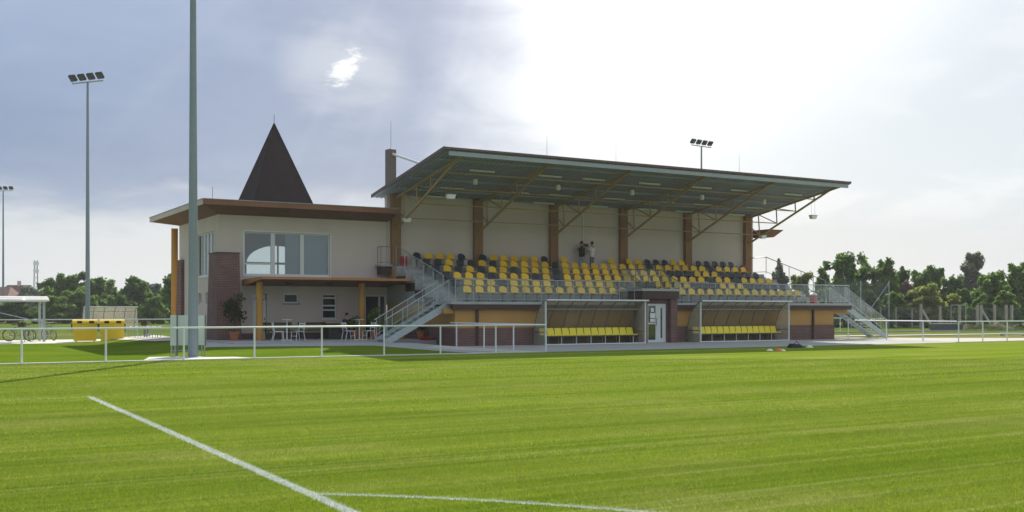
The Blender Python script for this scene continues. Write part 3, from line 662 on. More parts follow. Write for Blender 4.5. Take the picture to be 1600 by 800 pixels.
# ------------------------------------------------------------------ clubhouse
CX, CY1 = 13.87, 61.0
ch = thing('clubhouse', 'beige two-storey clubhouse with brown flat roof and pointed dark spire', 'building', (18.4, 57, 0))
def wall_y(mb, x0, x1, z0, z1, y0, y1, holes):     # wall along X with rectangular holes (x0,z0,x1,z1), as boxes
    xs = sorted({x0, x1, *[h for q in holes for h in (q[0], q[2])]})
    for a, b in zip(xs, xs[1:]):
        cut = sorted([(q[1], q[3]) for q in holes if q[0] <= a+1e-6 and q[2] >= b-1e-6]); z = z0
        for c, d in cut:
            if c > z: mb.box(a, y0, z, b, y1, c)
            z = d
        if z < z1: mb.box(a, y0, z, b, y1, z1)
    return mb
W1 = (15.15, 3.48, 19.68, 5.66); SM = (17.19, 2.06, 18.0, 2.58); TL = (19.27, 1.26, 20.05, 2.55); LD = (15.6, .25, 16.32, 2.52); RD = (21.63, .25, 22.85, 2.52)
wall_y(MB(), CX, 22.88, .2, 6.62, YB, YB+.3, [W1, SM, TL, LD, RD]).build('front_wall', M['stucco'], ch)
LW = (53.6, 3.48, 57.0, 5.68); LS1 = (54.44, 2.03, 55.16, 2.61); LS2 = (56.03, 2.03, 56.66, 2.61)
def wall_x(mb, y0, y1, z0, z1, x0, x1, holes):
    ys = sorted({y0, y1, *[h for q in holes for h in (q[0], q[2])]})
    for a, b in zip(ys, ys[1:]):
        cut = sorted([(q[1], q[3]) for q in holes if q[0] <= a+1e-6 and q[2] >= b-1e-6]); z = z0
        for c, d in cut:
            if c > z: mb.box(x0, a, z, x1, b, c)
            z = d
        if z < z1: mb.box(x0, a, z, x1, b, z1)
    return mb
wall_x(MB(), YB+.3, CY1, .0, 6.62, CX, CX+.3, [LW, LS1, LS2]).build('left_wall', M['stucco'], ch)
# back wall with a big arched window
bw = MB(); ax0, ax1, asp, az0 = 17.6, 21.4, 4.45, 3.75
wall_y(bw, CX+.3, 22.88, 0, asp, CY1-.3, CY1, [(ax0, az0, ax1, asp)])
ca, ra, na = (ax0+ax1)/2, (ax1-ax0)/2, 14
bw.box(CX+.3, CY1-.3, asp, ax0, CY1, 6.62).box(ax1, CY1-.3, asp, 22.88, CY1, 6.62)
for i in range(na):
    a, b = math.pi-math.pi*i/na, math.pi-math.pi*(i+1)/na
    x_a, x_b, za, zb = ca+ra*math.cos(a), ca+ra*math.cos(b), asp+ra*.55*math.sin(a), asp+ra*.55*math.sin(b)
    bw.hexa([(x_a,CY1-.3,za),(x_b,CY1-.3,zb),(x_b,CY1,zb),(x_a,CY1,za)],[(x_a,CY1-.3,6.62),(x_b,CY1-.3,6.62),(x_b,CY1,6.62),(x_a,CY1,6.62)])
bw.build('rear_wall', M['interior'], ch)
MB().box(22.62, YB+.303, 0, 22.88, CY1-.303, 6.62).build('party_wall', M['interior'], ch)
MB().box(CX+.303, YB+.303, 3.05, 22.6, CY1-.303, 3.25).build('upper_floor', M['interior_floor'], ch)
MB().box(CX+.303, YB+.303, 6.4, 22.6, CY1-.303, 6.6).build('ceiling', M['interior'], ch)
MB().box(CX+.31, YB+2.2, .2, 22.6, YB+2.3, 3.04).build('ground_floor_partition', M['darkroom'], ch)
MB().box(ax0-.02, CY1-.2, asp-.06, ax1+.02, CY1-.12, asp+.06).box(ca-.04, CY1-.2, az0, ca+.04, CY1-.12, asp+ra*.55).build('arched_window_bar', M['darkbrown'], ch)
# windows
def win_y(name, q, ybars, xbars, pane='darkglass', inset=.09, fw=.07):
    x0,z0,x1,z1 = q; y = YB+inset
    f = MB().box(x0,y,z0,x0+fw,y+.07,z1).box(x1-fw,y,z0,x1,y+.07,z1).box(x0+fw,y,z0,x1-fw,y+.07,z0+fw).box(x0+fw,y,z1-fw,x1-fw,y+.07,z1)
    for xb, w in xbars: f.box(xb-w/2,y+.002,z0+fw,xb+w/2,y+.068,z1-fw)
    for zb, xa, xe in ybars: f.box(xa,y+.004,zb-.04,xe,y+.066,zb+.04)
    o = f.build(name, M['frame'], ch)
    xs = [x0+fw]+[b for b,_ in xbars]+[x1-fw]
    for a, b in zip(xs, xs[1:]): MB().box(a,y+.03,z0+fw,b,y+.038,z1-fw).build('pane', M[pane], o)
    return o
w = win_y('window', W1, [(4.05,15.22,16.55)], [(16.66,.22),(18.2,.20)], 'winglass')
MB().box(15.10,YB-.03,3.40,19.73,YB-.003,3.478).box(15.10,YB-.03,5.662,19.73,YB-.003,5.72).box(15.08,YB-.03,3.478,15.148,YB-.003,5.662).box(19.682,YB-.03,3.478,19.75,YB-.003,5.662).build('surround', M['frame'], w)
MB().box(17.35,YB+.26,3.5,18.18,YB+.28,5.64).build('blind', M['blind'], w); MB().box(18.22,YB+.26,3.5,19.64,YB+.28,5.64).build('blind', M['blind'], w)
w = win_y('window', SM, [], [], fw=.08); MB().box(17.19,YB+.24,2.06,18.0,YB+.26,2.58).build('dark_backing', M['darkroom'], w); MB().box(17.13,YB-.06,2.0,18.06,YB-.003,2.058).build('window_sill', M['galvdark'], ch)  # near-black sheet added behind the pane, its colour standing for the unlit room
win_y('window', TL, [(1.72,19.3,20.0),(1.95,19.3,20.0),(2.35,19.3,20.0)], [], fw=.06); MB().box(19.2,YB-.06,1.2,20.1,YB-.003,1.258).build('window_sill', M['frame'], ch)
d = MB().box(LD[0],YB+.12,.25,LD[2],YB+.17,2.22).build('side_door', M['frame'], ch); MB().box(LD[0],YB+.12,2.24,LD[2],YB+.14,2.52).build('transom', M['winglass'], d); MB().box(LD[2]-.12,YB+.09,1.2,LD[2]-.06,YB+.118,1.32).build('handle', M['galvdark'], d)
d = MB().box(RD[0],YB+.05,.25,RD[0]+.08,YB+.15,2.52).box(RD[2]-.40,YB+.05,.25,RD[2]-.32,YB+.15,2.52).box(RD[2]-.06,YB+.05,.25,RD[2],YB+.15,2.52).box(RD[0]+.08,YB+.05,2.44,RD[2]-.06,YB+.15,2.52).build('entrance_door_frame', M['frame'], ch)
MB().box(RD[2]-.32,YB+.09,.25,RD[2]-.06,YB+.10,2.44).build('side_light', M['winglass'], d)
def win_x(q, bars, inset=.09, fw=.06, nm='window', blind=True):
    y0,z0,y1,z1 = q; x = CX+inset
    f = MB().box(x,y0,z0,x+.07,y0+fw,z1).box(x,y1-fw,z0,x+.07,y1,z1).box(x,y0+fw,z0,x+.07,y1-fw,z0+fw).box(x,y0+fw,z1-fw,x+.07,y1-fw,z1)
    for b in bars: f.box(x+.002,b-.05,z0+fw,x+.068,b+.05,z1-fw)
    o = f.build(nm, M['frame'], ch); MB().box(x+.03,y0+fw,z0+fw,x+.038,y1-fw,z1-fw).build('pane', M['winglass'], o)
    if blind: MB().box(x+.12,y0+.01,z0+.02,x+.14,y1-.01,z1-.02).build('blind', M['blind'], o)
win_x(LW, (54.3,55.0,55.65,56.3)); win_x(LS1, ()); win_x(LS2, ())
MB().box(CX-.05,53.5,3.40,CX-.003,57.1,3.476).build('window_sill', M['frame'], ch)
MB().box(CX+1.1,YB-.02,.25,15.6,YB-.003,.55).box(16.33,YB-.02,.25,21.6,YB-.003,.55).build('plinth', M['brick'], ch)
def battered(x0,x1,y0,y1,z0,z1,b,name):
    return MB().hexa([(x0-b*.2,y0-b*.3,z0),(x1+b,y0-b*.3,z0),(x1+b,y1+b*5,z0),(x0-b*.2,y1+b*5,z0)],[(x0,y0,z1),(x1,y0,z1),(x1,y1,z1),(x0,y1,z1)]).build(name, M['brick'], ch)
battered(13.55,14.66,51.75,53.2,.1,4.5,.10,'brick_pier'); battered(13.70,13.88,59.8,60.7,0,4.5,.10,'brick_pier')
MB().box(13.5,51.7,4.503,14.71,53.25,4.54).build('pier_coping', M['darkbrown'], ch)
MB().lathe((13.95,62.5,0), [(.2,0),(.19,6.4)], 14).build('round_column', M['ochrecol'], ch, True)
MB().box(23.0, YB+.35, 6.4, 23.3, CY1, 7.0).build('roof_abutment', M['stucco'], ch)
# roof: fascia all round and a soffit that slopes back down to the walls
rx0, rx1, ry0, ry1, zb, zt = 12.78, 22.95, 51.3, 63.6, 6.79, 7.04
rf = MB().box(rx0+.05, ry0+.05, zt-.06, rx1, ry1-.05, zt-.01).build('roof', M['rooftop'], ch)
MB().box(rx0,ry0,zb,rx1,ry0+.048,zt).build('front_fascia', M['brownwood'], rf)
MB().box(rx0,ry0+.05,zb,rx0+.048,ry1,zt).build('side_fascia', M['stucco'], rf)
MB().box(rx0+.05,ry1-.05,zb,rx1,ry1,zt).build('rear_fascia', M['brownwood'], rf)
MB().box(rx0-.03,ry0-.03,zt+.002,rx1,ry1+.03,zt+.035).build('edge_trim', M['gutter'], rf)
zi = 6.45
mb = MB(); mb.add([(rx0+.05,ry0+.05,zb+.01),(rx1,ry0+.05,zb+.01),(rx1,YB-.001,zi),(CX-.001,YB-.001,zi)],[(3,2,1,0)]); mb.build('front_soffit', M['soffit'], rf)
mb = MB(); mb.add([(rx0+.05,ry0+.05,zb+.01),(CX-.001,YB-.001,zi),(CX-.001,CY1+.001,zi),(rx0+.05,ry1-.05,zb+.01)],[(3,2,1,0)]); mb.build('side_soffit', M['soffit'], rf)
mb = MB(); mb.add([(rx0+.05,ry1-.05,zb+.01),(CX-.001,CY1+.001,zi),(rx1,CY1+.001,zi),(rx1,ry1-.05,zb+.01)],[(3,2,1,0)]); mb.build('rear_soffit', M['soffit'], rf)
# spire
scx, scy, s0 = 18.06, 57., 1.80
sp = MB().add([(scx-s0,scy-s0,7.03),(scx+s0,scy-s0,7.03),(scx+s0,scy+s0,7.03),(scx-s0,scy+s0,7.03),(scx,scy,11.95)],[(0,1,4),(1,2,4),(2,3,4),(3,0,4),(3,2,1,0)]).build('spire', M['spire'], ch)
for sx, sy in ((-1,-1),(1,-1),(1,1),(-1,1)): MB().tube((scx+sx*s0,scy+sy*s0,7.03),(scx,scy,11.97),.035,6).build('hip_cap', M['spire'], sp)
MB().tube((scx,scy,11.9),(scx,scy,12.45),.015,6).build('finial', M['galvdark'], sp)
MB().tube((14.05,54.5,7.05),(14.05,54.5,8.0),.012,6).tube((13.0,54.5,7.3),(14.05,54.5,7.3),.006,5).build('roof_rod', M['galvdark'], rf)
# terrace canopy
cn = MB().hexa([(15.05,49.42,3.19),(22.86,49.42,3.19),(22.86,49.47,3.19),(15.05,49.47,3.19)],[(15.05,49.42,3.31),(22.86,49.42,3.31),(22.86,49.47,3.31),(15.05,49.47,3.31)]).build('terrace_canopy', M['orangewood'], ch)
MB().add([(15.05,49.473,3.19),(15.05,YB-.004,2.92),(15.05,YB-.004,3.24),(15.05,49.473,3.31),(15.1,49.473,3.19),(15.1,YB-.004,2.92),(15.1,YB-.004,3.24),(15.1,49.473,3.31)],[(0,3,2,1),(4,5,6,7),(0,1,5,4),(1,2,6,5),(2,3,7,6),(3,0,4,7)]).build('end_board', M['orangewood'], cn)
MB().add([(15.103,49.475,3.20),(22.86,49.475,3.20),(22.86,YB-.004,2.94),(15.103,YB-.004,2.94),(15.103,49.475,3.30),(22.86,49.475,3.30),(22.86,YB-.004,3.24),(15.103,YB-.004,3.24)],[(0,3,2,1),(4,5,6,7),(0,1,5,4),(1,2,6,5),(2,3,7,6),(3,0,4,7)]).build('canopy_deck', M['soffit'], cn)
for x in (15.4, 20.72): MB().lathe((x,50.9,.25), [(.17,0),(.165,2.84)], 14).build('column', M['ochrecol'], cn, True)
for x in (16.9, 19.0): MB().box(x-.12,50.9,2.98,x+.12,51.1,3.07).build('canopy_lamp', M['rubber'], cn)
# ------------------------------------------------------------------ pitch rails
def pitchrail(label, pts, posts, h=1.08, z=.03, r=.032, group='white rails round the pitch', mat='whitemetal'):
    t = thing('pitch_rail', label, 'rail', (pts[0][0], pts[0][1], 0), group)
    P3 = [Vector((x,y,z+h)) for x,y in pts]
    for a, b in zip(P3, P3[1:]): MB().tube(a, b, r, 8).build('top_rail', M[mat], t, True)
    for (x,y) in posts: MB().tube((x,y,-.05),(x,y,z+h-.02),r*1.05,8).build('post', M[mat], t, True)
    return t
pitchrail('long white rail along the pitch edge in front of the clubhouse', [(-12,36.85),(23.05,36.85)], [(x,36.85) for x in (-11.2,-8.7,-6.2,-3.7,-1.3,1.05,3.5,6.02,8.53,10.97,13.45,15.9,18.25,20.7,23.05)])
pitchrail('short white rail running back from the pitch beside the left dugout', [(23.0,37.0),(22.82,45.0)], [(22.95,39.3),(22.88,41.8),(22.83,44.4)])
pitchrail('short white rail running back from the pitch at the right stand end', [(48.9,36.95),(48.9,44.5)], [(48.9,39.1),(48.9,41.6),(48.9,44.4)])
pitchrail('white rail along the pitch edge right of the stand', [(48.9,36.85),(75,36.85)], [(x,36.85) for x in (48.9,50.9,53.0,55.3,57.7,60.1,62.5,65)])
pitchrail('distant rail beyond the bins along the second pitch, nearer of the two', [(-20,73),(24,73)], [(-18+2.9*i,73) for i in range(15)], r=.03)
pitchrail('farthest rail in front of the left trees', [(-40,92),(7.2,92)], [(-40+3*i,92) for i in range(16)], r=.03)
pitchrail('farthest rail between the distant dugout and the clubhouse', [(20.5,92),(40,92)], [(20.5+3*i,92) for i in range(7)], r=.03)
pitchrail('low rail beside the foot of the right stair', [(52.8,58),(63.2,58)], [(53,58),(58,58),(63,58)], r=.03)
# ------------------------------------------------------------------ floodlights
def floodlight(label, x, y, H, ang, r0=.17, r1=.075, lean=0):
    t = thing('floodlight_mast', label, 'floodlight', (x,y,0), 'floodlight masts')
    MB().tube((x,y,0),(x,y,H),r0,14,r1).build('pole', M['polegrey'], t, True)
    MB().box(x-r0*1.5,y-r0*1.5,0,x+r0*1.5,y+r0*1.5,.03).build('base_plate', M['galv'], t)
    a = Vector((math.cos(ang), math.sin(ang), 0)); nrm = Vector((math.sin(ang), -math.cos(ang), 0)); c = Vector((x,y,H))
    MB().bar(c-a*1.35,c+a*1.35,.08,.08).build('crossarm', M['galv'], t)
    for i, s in enumerate((-1.25,-.45,.35,1.15)):
        p = c+a*s+Vector((0,0,.12)); w = a*.27; tilt = (nrm*.62+Vector((0,0,-.78))) ; up = (nrm*.55+Vector((0,0,.62))).normalized()*.22
        th_ = tilt.normalized()*.14
        q = [p-w,p+w,p+w+up*2,p-w+up*2]
        b = MB(); b.add([v-th_*.2 for v in q]+[v-th_*1.2 for v in q],[(0,1,2,3),(7,6,5,4),(0,4,5,1),(1,5,6,2),(2,6,7,3),(3,7,4,0)])
        o = b.build('lamp_head', M['lamp'], t); cc = sum(q, Vector())/4
        b = MB(); b.add([cc+(v-cc)*.86+th_*-.19 for v in q]+[cc+(v-cc)*.86-th_*.1 for v in q],[(0,1,2,3),(7,6,5,4),(0,4,5,1),(1,5,6,2),(2,6,7,3),(3,7,4,0)])
        b.build('lens', M['lens'], o)
        MB().bar(p-w*.5,p-w*.5+Vector((0,0,-.1)),.04,.04).build('yoke', M['galv'], o)
floodlight('tall grey floodlight pole beside the notice board, its top out of view', 9.36, 39.0, 18, R(-20), .185, .08)
x, y = DP(137, 74); floodlight('floodlight with four lamps behind the yellow bins', x, y, 17.6, R(-52))
x, y = DP(5, 143); floodlight('distant floodlight at the far left edge behind the bicycle shelter', x, y, 17.8, R(-35))
x, y = DP(1096, 101); floodlight('floodlight rising behind the stand roof', x, y, 17.3, R(8))
# ------------------------------------------------------------------ notice board
t = thing('notice_board', 'pale grey notice board on steel legs behind the tall pole', 'notice board', (9.3,39.6,0))
bx0, bx1 = 8.72, 9.98
MB().box(bx0+.26,39.70,.42,bx1-.03,39.76,1.52).build('panel', M['board'], t)
MB().box(bx0,39.68,.42,bx0+.2,39.78,1.53).build('end_panel', M['board'], t)
MB().box(bx0+.205,39.67,.05,bx0+.255,39.79,1.53).build('stile', M['galvdark'], t)
MB().box(bx1-.028,39.67,.40,bx1+.02,39.79,1.53).build('stile', M['galvdark'], t)
for x in (bx0+.06, bx0+.19, bx1-.1, bx1): MB().tube((x,39.85,0),(x,39.85,.55),.022,6).build('leg', M['galv'], t)
MB().tube((bx0+.06,39.85,.22),(bx1,39.85,.22),.015,6).build('stretcher', M['galv'], t)
# ------------------------------------------------------------------ yellow containers
def container(loc, label, rzt):
    t = thing('waste_container', label, 'waste container', (0,0,0), 'yellow waste containers')
    b = MB().hexa([(-.57,-.42,.05),(.57,-.42,.05),(.57,.42,.05),(-.57,.42,.05)],[(-.62,-.50,.97),(.62,-.50,.97),(.62,.50,.97),(-.62,.50,.97)]).build('body', M['binyellow'], t)
    MB().box(-.66,-.56,.973,.66,.56,1.04).build('rim', M['binyellow'], b)
    prof = [(-.54,1.043),(-.52,1.10),(-.40,1.16),(-.15,1.20),(.15,1.20),(.40,1.16),(.52,1.10),(.54,1.043)]
    MB().prism(prof,'x',-.63,.63).build('lid', M['binyellow'], t)
    for x in (-.27,.33): MB().box(x-.12,-.585,1.0,x+.12,-.545,1.13).build('lid_handle', M['rubber'], t)
    for s in (-1,1):
        MB().tube((s*.62,0,.92),(s*.70,0,.92),.05,8).build('trunnion', M['rubber'], t); MB().box(s*.66-.03,-.2,.62,s*.66+.03,-.1,.95).build('side_handle', M['rubber'], t)
        MB().box(s*.5-.06,-.41,.3,s*.5+.06,-.395,.34).build('rib', M['binyellow'], b)
    for sx in (-.45,.45):
        for sy in (-.3,.3): MB().tube((sx-.025,sy,.06),(sx+.025,sy,.06),.06,12).build('wheel', M['rubber'], t, True)
    t.location = loc; t.rotation_euler.z = rzt; t['label'] = label; return t
for (p, lb) in ((133,'yellow wheeled waste container farther from the clubhouse'),(175,'yellow wheeled waste container nearer to the clubhouse')):
    x, y = DP(p, 57.5); container((x,y,.01), lb, R(-9))
# ------------------------------------------------------------------ bicycle shelter, bicycles, racks
sx0, sy0 = 1.2, 63.2
t = thing('bicycle_shelter', 'open bicycle shelter with white curved sheet roof at the left edge', 'shelter', (4,64,0))
for x in (1.4, 7.05):
    for y in (62.6, 64.6): MB().box(x-.06,y-.06,0,x+.06,y+.06,2.18).build('post', M['galv'], t)
    MB().bar((x,62.5,2.2),(x,64.7,2.2),.08,.08).build('cross_beam', M['galv'], t)
for y in (62.6,64.6): MB().bar((1.2,y,2.2),(7.2,y,2.2),.06,.08).build('eaves_beam', M['galv'], t)
MB().bar((2.6,62.58,2.15),(6.98,62.58,1.05),.05,.05).build('brace', M['galv'], t)
mb = MB(); pr = [(62.35,2.24),(62.7,2.36),(63.2,2.45),(63.6,2.48),(64.0,2.45),(64.5,2.36),(64.85,2.24)]
for a, b in zip(pr, pr[1:]): mb.add([(1.0,*a),(7.3,*a),(7.3,*b),(1.0,*b)],[(0,1,2,3)])
ro = mb.build('roof_sheet', M['canvas'], t, True); md = ro.modifiers.new('thick','SOLIDIFY'); md.thickness = .02
for y, z in (pr[0], pr[-1]): MB().bar((1.0,y,z-.02),(7.3,y,z-.02),.03,.07).build('roof_edge', M['white'], t)
def bicycle(label, loc, ang, basket):
    t = thing('bicycle', label, 'bicycle', (0,0,0), 'bicycles by the shelter'); r = .33; wb = 1.05
    for x in (0, wb):
        w = MB().ring((x,0,r),(0,1,0),r-.02,.022,22,6).build('wheel', M['rubber'], t, True)
        MB().ring((x,0,r),(0,1,0),r-.05,.009,22,4).build('rim', M['galv'], w, True)
        sp = MB()
        for i in range(8): a = math.pi*2*i/8; sp.tube((x,0,r),(x+(r-.05)*math.cos(a),0,r+(r-.05)*math.sin(a)),.003,4)
        sp.build('spokes', M['galv'], w)
    fr = MB(); bb = (.43,0,.28); st = (.30,0,.78); hd = (.86,0,.80); hb = (.90,0,.62)
    for a, b in ((bb,st),(st,hd),(bb,hb),((0,0,r),bb),((0,0,r),st),(hd,hb),(hb,(wb,0,r)),(hd,(.84,0,1.0))): fr.tube(a,b,.017,6)
    fr.build('frame', M['galvdark'], t, True)
    MB().tube(st,(.27,0,.90),.014,6).build('seat_post', M['galv'], t)
    MB().hexa([(.12,-.08,.90),(.42,-.02,.90),(.42,.02,.90),(.12,.08,.90)],[(.13,-.07,.95),(.40,-.02,.94),(.40,.02,.94),(.13,.07,.95)]).build('saddle', M['rubber'], t)
    MB().path([(.70,-.28,1.0),(.84,-.2,1.03),(.84,.2,1.03),(.70,.28,1.0)],.013,6).build('handlebar', M['galv'], t)
    MB().tube((.43,-.12,.28),(.43,.12,.28),.02,6).tube((.43,-.12,.28),(.50,-.12,.14),.01,5).tube((.43,.12,.28),(.36,.12,.42),.01,5).build('crank', M['galv'], t)
    MB().path([(-.30,0,.45),(-.2,0,.62),(0,0,.69),(.2,0,.62)],.02,5).build('mudguard', M['rubber'], t)
    if basket: MB().hexa([(.95,-.14,.82),(1.18,-.14,.82),(1.18,.14,.82),(.95,.14,.82)],[(.92,-.18,1.06),(1.24,-.18,1.06),(1.24,.18,1.06),(.92,.18,1.06)]).build('basket', M['wood_bench'], t)
    t.location = loc; t.rotation_euler = (R(4),0,ang); return t
x, y = DP(14, 58); bicycle('dark bicycle side-on under the left end of the shelter roof', (x,y,.01), R(-12), False)
x, y = DP(49, 57.5); bicycle('bicycle with front basket seen end-on under the shelter', (x,y,.01), R(-118), True)
x, y = DP(70, 60); bicycle('bicycle half hidden behind the right shelter post', (x,y,.01), R(-70), False)
x, y = DP(232, 60.5); bicycle('bicycle parked in the steel rack near the clubhouse', (x,y,.03), R(-110), True)
t = thing('bicycle_rack', 'low steel hoop bicycle rack between the bins and the clubhouse', 'bicycle rack', (*DP(215,60),0))
for i, p in enumerate((193,202,211,220,229,238,246)):
    a = Vector((*DP(p,58.6),0)); b = Vector((*DP(p+5,59.8),0)); u = Vector((0,0,.78))
    MB().path([a,a+u,b+u,b],.022,6).build('hoop', M['galv'], t, True)
MB().tube(Vector((*DP(190,59.2),.78)),Vector((*DP(248,59.2),.78)),.02,6).build('rail', M['galv'], t)
# ------------------------------------------------------------------ distant dugout
x, y = DP(170, 92)
o = dugout('small distant team dugout behind the yellow bins', x-2.1, x+2.2, y-.6, 8, 5, h=2.0, seats=False)
# ------------------------------------------------------------------ terrace furniture
def bar_table(x, y, label):
    t = thing('bistro_table', label, 'table', (x,y,.25), 'white bistro tables on the terrace')
    MB().lathe((x,y,1.24), [(.24,0),(.25,.012),(.24,.025)], 18).build('top', M['whitemetal'], t); MB().tube((x,y,.28),(x,y,1.24),.03,8).build('column', M['whitemetal'], t, True)
    b = MB()
    for k in range(4): a = math.pi/4+math.pi/2*k; b.bar((x,y,.29),(x+.32*math.cos(a),y+.32*math.sin(a),.265),.05,.03)
    b.build('base', M['whitemetal'], t)
def chair(x, y, rzv, label):
    t = thing('terrace_chair', label, 'chair', (0,0,0), 'white framed chairs on the terrace')
    for s in (-.22,.22):
        MB().path([(s,-.24,0),(s,-.20,.45),(s,.20,.45),(s*1.02,.27,.88)],.017,6).build('side_frame', M['whitemetal'], t, True); MB().tube((s,.18,.45),(s,.27,0),.017,6).build('leg', M['whitemetal'], t)
    MB().box(-.22,-.22,.44,.22,.22,.462).build('seat', M['gutter'], t); MB().tube((-.22,-.22,.22),(.22,-.22,.22),.012,6).build('stretcher', M['whitemetal'], t)
    b = MB()
    for z in (.62,.72,.82): b.bar((-.22,.225+.06*(z-.6)/.3,z),(.22,.225+.06*(z-.6)/.3,z),.02,.06)
    b.build('back_slats', M['whitemetal'], t)
    t.location = (x,y,.252); t.rotation_euler.z = rzv
bar_table(16.25,49.3,'tall white bistro table near the first orange column'); bar_table(19.7,48.7,'tall white bistro table near the stair foot')
chair(15.75,49.1,R(80),'white framed chair left of the bistro table near the first orange column'); chair(16.75,49.2,R(-75),'white framed chair right of the bistro table near the first orange column')
chair(19.1,48.6,R(95),'white framed chair left of the bistro table near the stair'); chair(20.15,48.6,R(-85),'white framed chair right of the bistro table near the stair')
def bench(x, y, L_, label, z=.25):
    t = thing('picnic_bench', label, 'bench', (x,y,z), 'dark benches against the terrace wall')
    for i in range(3): MB().box(x-L_/2,y-.2+i*.14,z+.43,x+L_/2,y-.08+i*.14,z+.47).build('seat_board', M['wood_bench'], t)
    for i in range(2): MB().bar((x-L_/2,y+.24+i*.03,z+.62+i*.16),(x+L_/2,y+.24+i*.03,z+.62+i*.16),.03,.12).build('back_board', M['wood_bench'], t)
    for s in (-1,1):
        MB().bar((x+s*(L_/2-.15),y-.18,z),(x+s*(L_/2-.15),y-.18,z+.43),.06,.06).build('leg', M['wood_bench'], t); MB().bar((x+s*(L_/2-.15),y+.2,z),(x+s*(L_/2-.15),y+.3,z+.86),.06,.06).build('leg', M['wood_bench'], t)
bench(16.7,51.9,1.5,'dark wooden bench under the small terrace window, left one'); bench(18.5,51.9,1.5,'dark wooden bench left of the tall terrace window')
t = thing('garden_sofa', 'black wicker armchair beside the seated person on the terrace', 'armchair', (19.2,50.6,.25))
MB().box(18.8,50.3,.27,19.55,50.95,.62).build('base', M['rubber'], t); MB().box(18.8,50.952,.27,19.55,51.1,1.05).build('backrest', M['rubber'], t)
for x in (18.72,19.552): MB().box(x,50.3,.27,x+.1,51.1,.82).build('armrest', M['rubber'], t)
def tuft(mb_leaf, c, rad, n, size, rng=RNG):
    p = rng.normal(size=(n,3)); p /= np.linalg.norm(p,axis=1)[:,None]; p *= (rng.random(n)**(1/2.0)*(1+.35*(rng.random(n)>.82)*rng.random(n)))[:,None]; p = p*np.array(rad)+np.array(c)
    a = rng.normal(size=(n,3)); a /= np.linalg.norm(a,axis=1)[:,None]; b = np.cross(a, rng.normal(size=(n,3))); b /= np.linalg.norm(b,axis=1)[:,None]
    s = size*(.6+.8*rng.random(n))[:,None]; a *= s; b *= s*.6
    base = len(mb_leaf.v)
    q = np.stack([p-a, p+b, p+a, p-b], axis=1).reshape(-1,3)
    mb_leaf.v += [tuple(v) for v in q]; mb_leaf.f += [(base+4*i, base+4*i+1, base+4*i+2, base+4*i+3) for i in range(n)]
M['leaf_p'] = leafmat('leaf_pot', (.035,.06,.02), .4); M['leaf_a'] = leafmat('leaf_dark', (.10,.175,.045)); M['leaf_b'] = leafmat('leaf_mid', (.145,.23,.055)); M['leaf_c'] = leafmat('leaf_yellowgreen', (.21,.25,.065))
M['leaf_d'] = leafmat('leaf_greygreen', (.22,.25,.19)); M['leaf_e'] = leafmat('leaf_plum', (.18,.13,.125)); M['leaf_f'] = leafmat('leaf_bluish', (.12,.17,.13))
def pot_plant(x, y, z, h, w, pr, label, leaf='leaf_p', n=500):
    t = thing('potted_plant', label, 'plant', (x,y,z))
    MB().lathe((x,y,z), [(pr*.7,0),(pr,.34),(pr*1.08,.35),(pr*1.08,.42),(pr*.9,.42)], 14).build('pot', M['terracotta'], t, True)
    st = MB(); st.tube((x,y,z+.38),(x,y,z+h*.55),.025,6,.015)
    lf = MB()
    for k in range(6):
        a = k*1.05; st.tube((x,y,z+h*.45),(x+w*.5*math.cos(a),y+w*.5*math.sin(a),z+h*(.6+.06*k)),.012,5,.006)
        tuft(lf, (x+w*.42*math.cos(a),y+w*.42*math.sin(a),z+h*(.55+.08*k)), (w*.42,w*.42,h*.17), n//7, .06)
    tuft(lf, (x,y,z+h*.68), (w*.7,w*.7,h*.3), n//6, .06)
    st.build('stem', M['bark'], t); lf.build('foliage', M[leaf], t)
pot_plant(14.2,51.0,.25,2.1,.75,.24,'large potted shrub in front of the brick corner pier', 'leaf_p', n=600)
pot_plant(21.0,49.9,.25,1.5,.42,.22,'leafy potted plant by the glass entrance door', 'leaf_b', 500)
pot_plant(22.1,48.9,.25,.9,.3,.24,'potted plant behind the stair, middle pot', n=250)
pot_plant(22.5,47.6,.25,1.0,.3,.2,'potted plant against the ochre end wall of the stand', n=250)
pot_plant(20.2,50.6,.25,1.1,.35,.2,'small potted plant beside the second orange column', 'leaf_b', 300)
t = thing('doormat_basin', 'flat red plastic basin lying on the terrace by the stair', 'basin', (22.45,46.85,.25))
MB().lathe((22.45,46.85,.25), [(.30,0),(.36,.13),(.38,.14),(.34,.12),(.28,.03)], 18).build('bowl', M['red'], t, True)
# training kit left on the grass
def cone_stack(x, y, mat, label, r=.16, h=.1):
    o = MB().lathe((x,y,0), [(r*1.15,.0),(r*1.15,.015),(r,.03),(r*.55,h*.9),(r*.4,h),(r*.3,h)], 14).build('marker_disc', M[mat], None, True); tag(o, label, 'marker disc', 'training gear on the grass')
M['orange'] = pmat('orange_plastic', (.75,.16,.05), .5); M['lime'] = pmat('lime_plastic', (.55,.75,.35), .5); M['cream'] = pmat('cream_plastic', (.75,.72,.55), .5)
def gz0(px, py): d_ = 1.7*1660/(py-485); return DP(px, d_)
cone_stack(*gz0(1203,548.2), 'cream', 'cream marker disc, leftmost of the kit on the grass', .13, .08); cone_stack(*gz0(1217,548.5), 'orange', 'orange marker disc left of the pale one on the grass', .15, .11); cone_stack(*gz0(1223,548.5), 'cream', 'pale marker disc touching the orange one', .12, .08)
cone_stack(*gz0(1265,543.2), 'lime', 'lime green marker disc nearest the right end of the stand', .15, .11)
x, y = gz0(1243,543.5); t = thing('kit_bag', 'dark kit bag slumped on the paving edge between the marker discs', 'bag', (x,y,0))
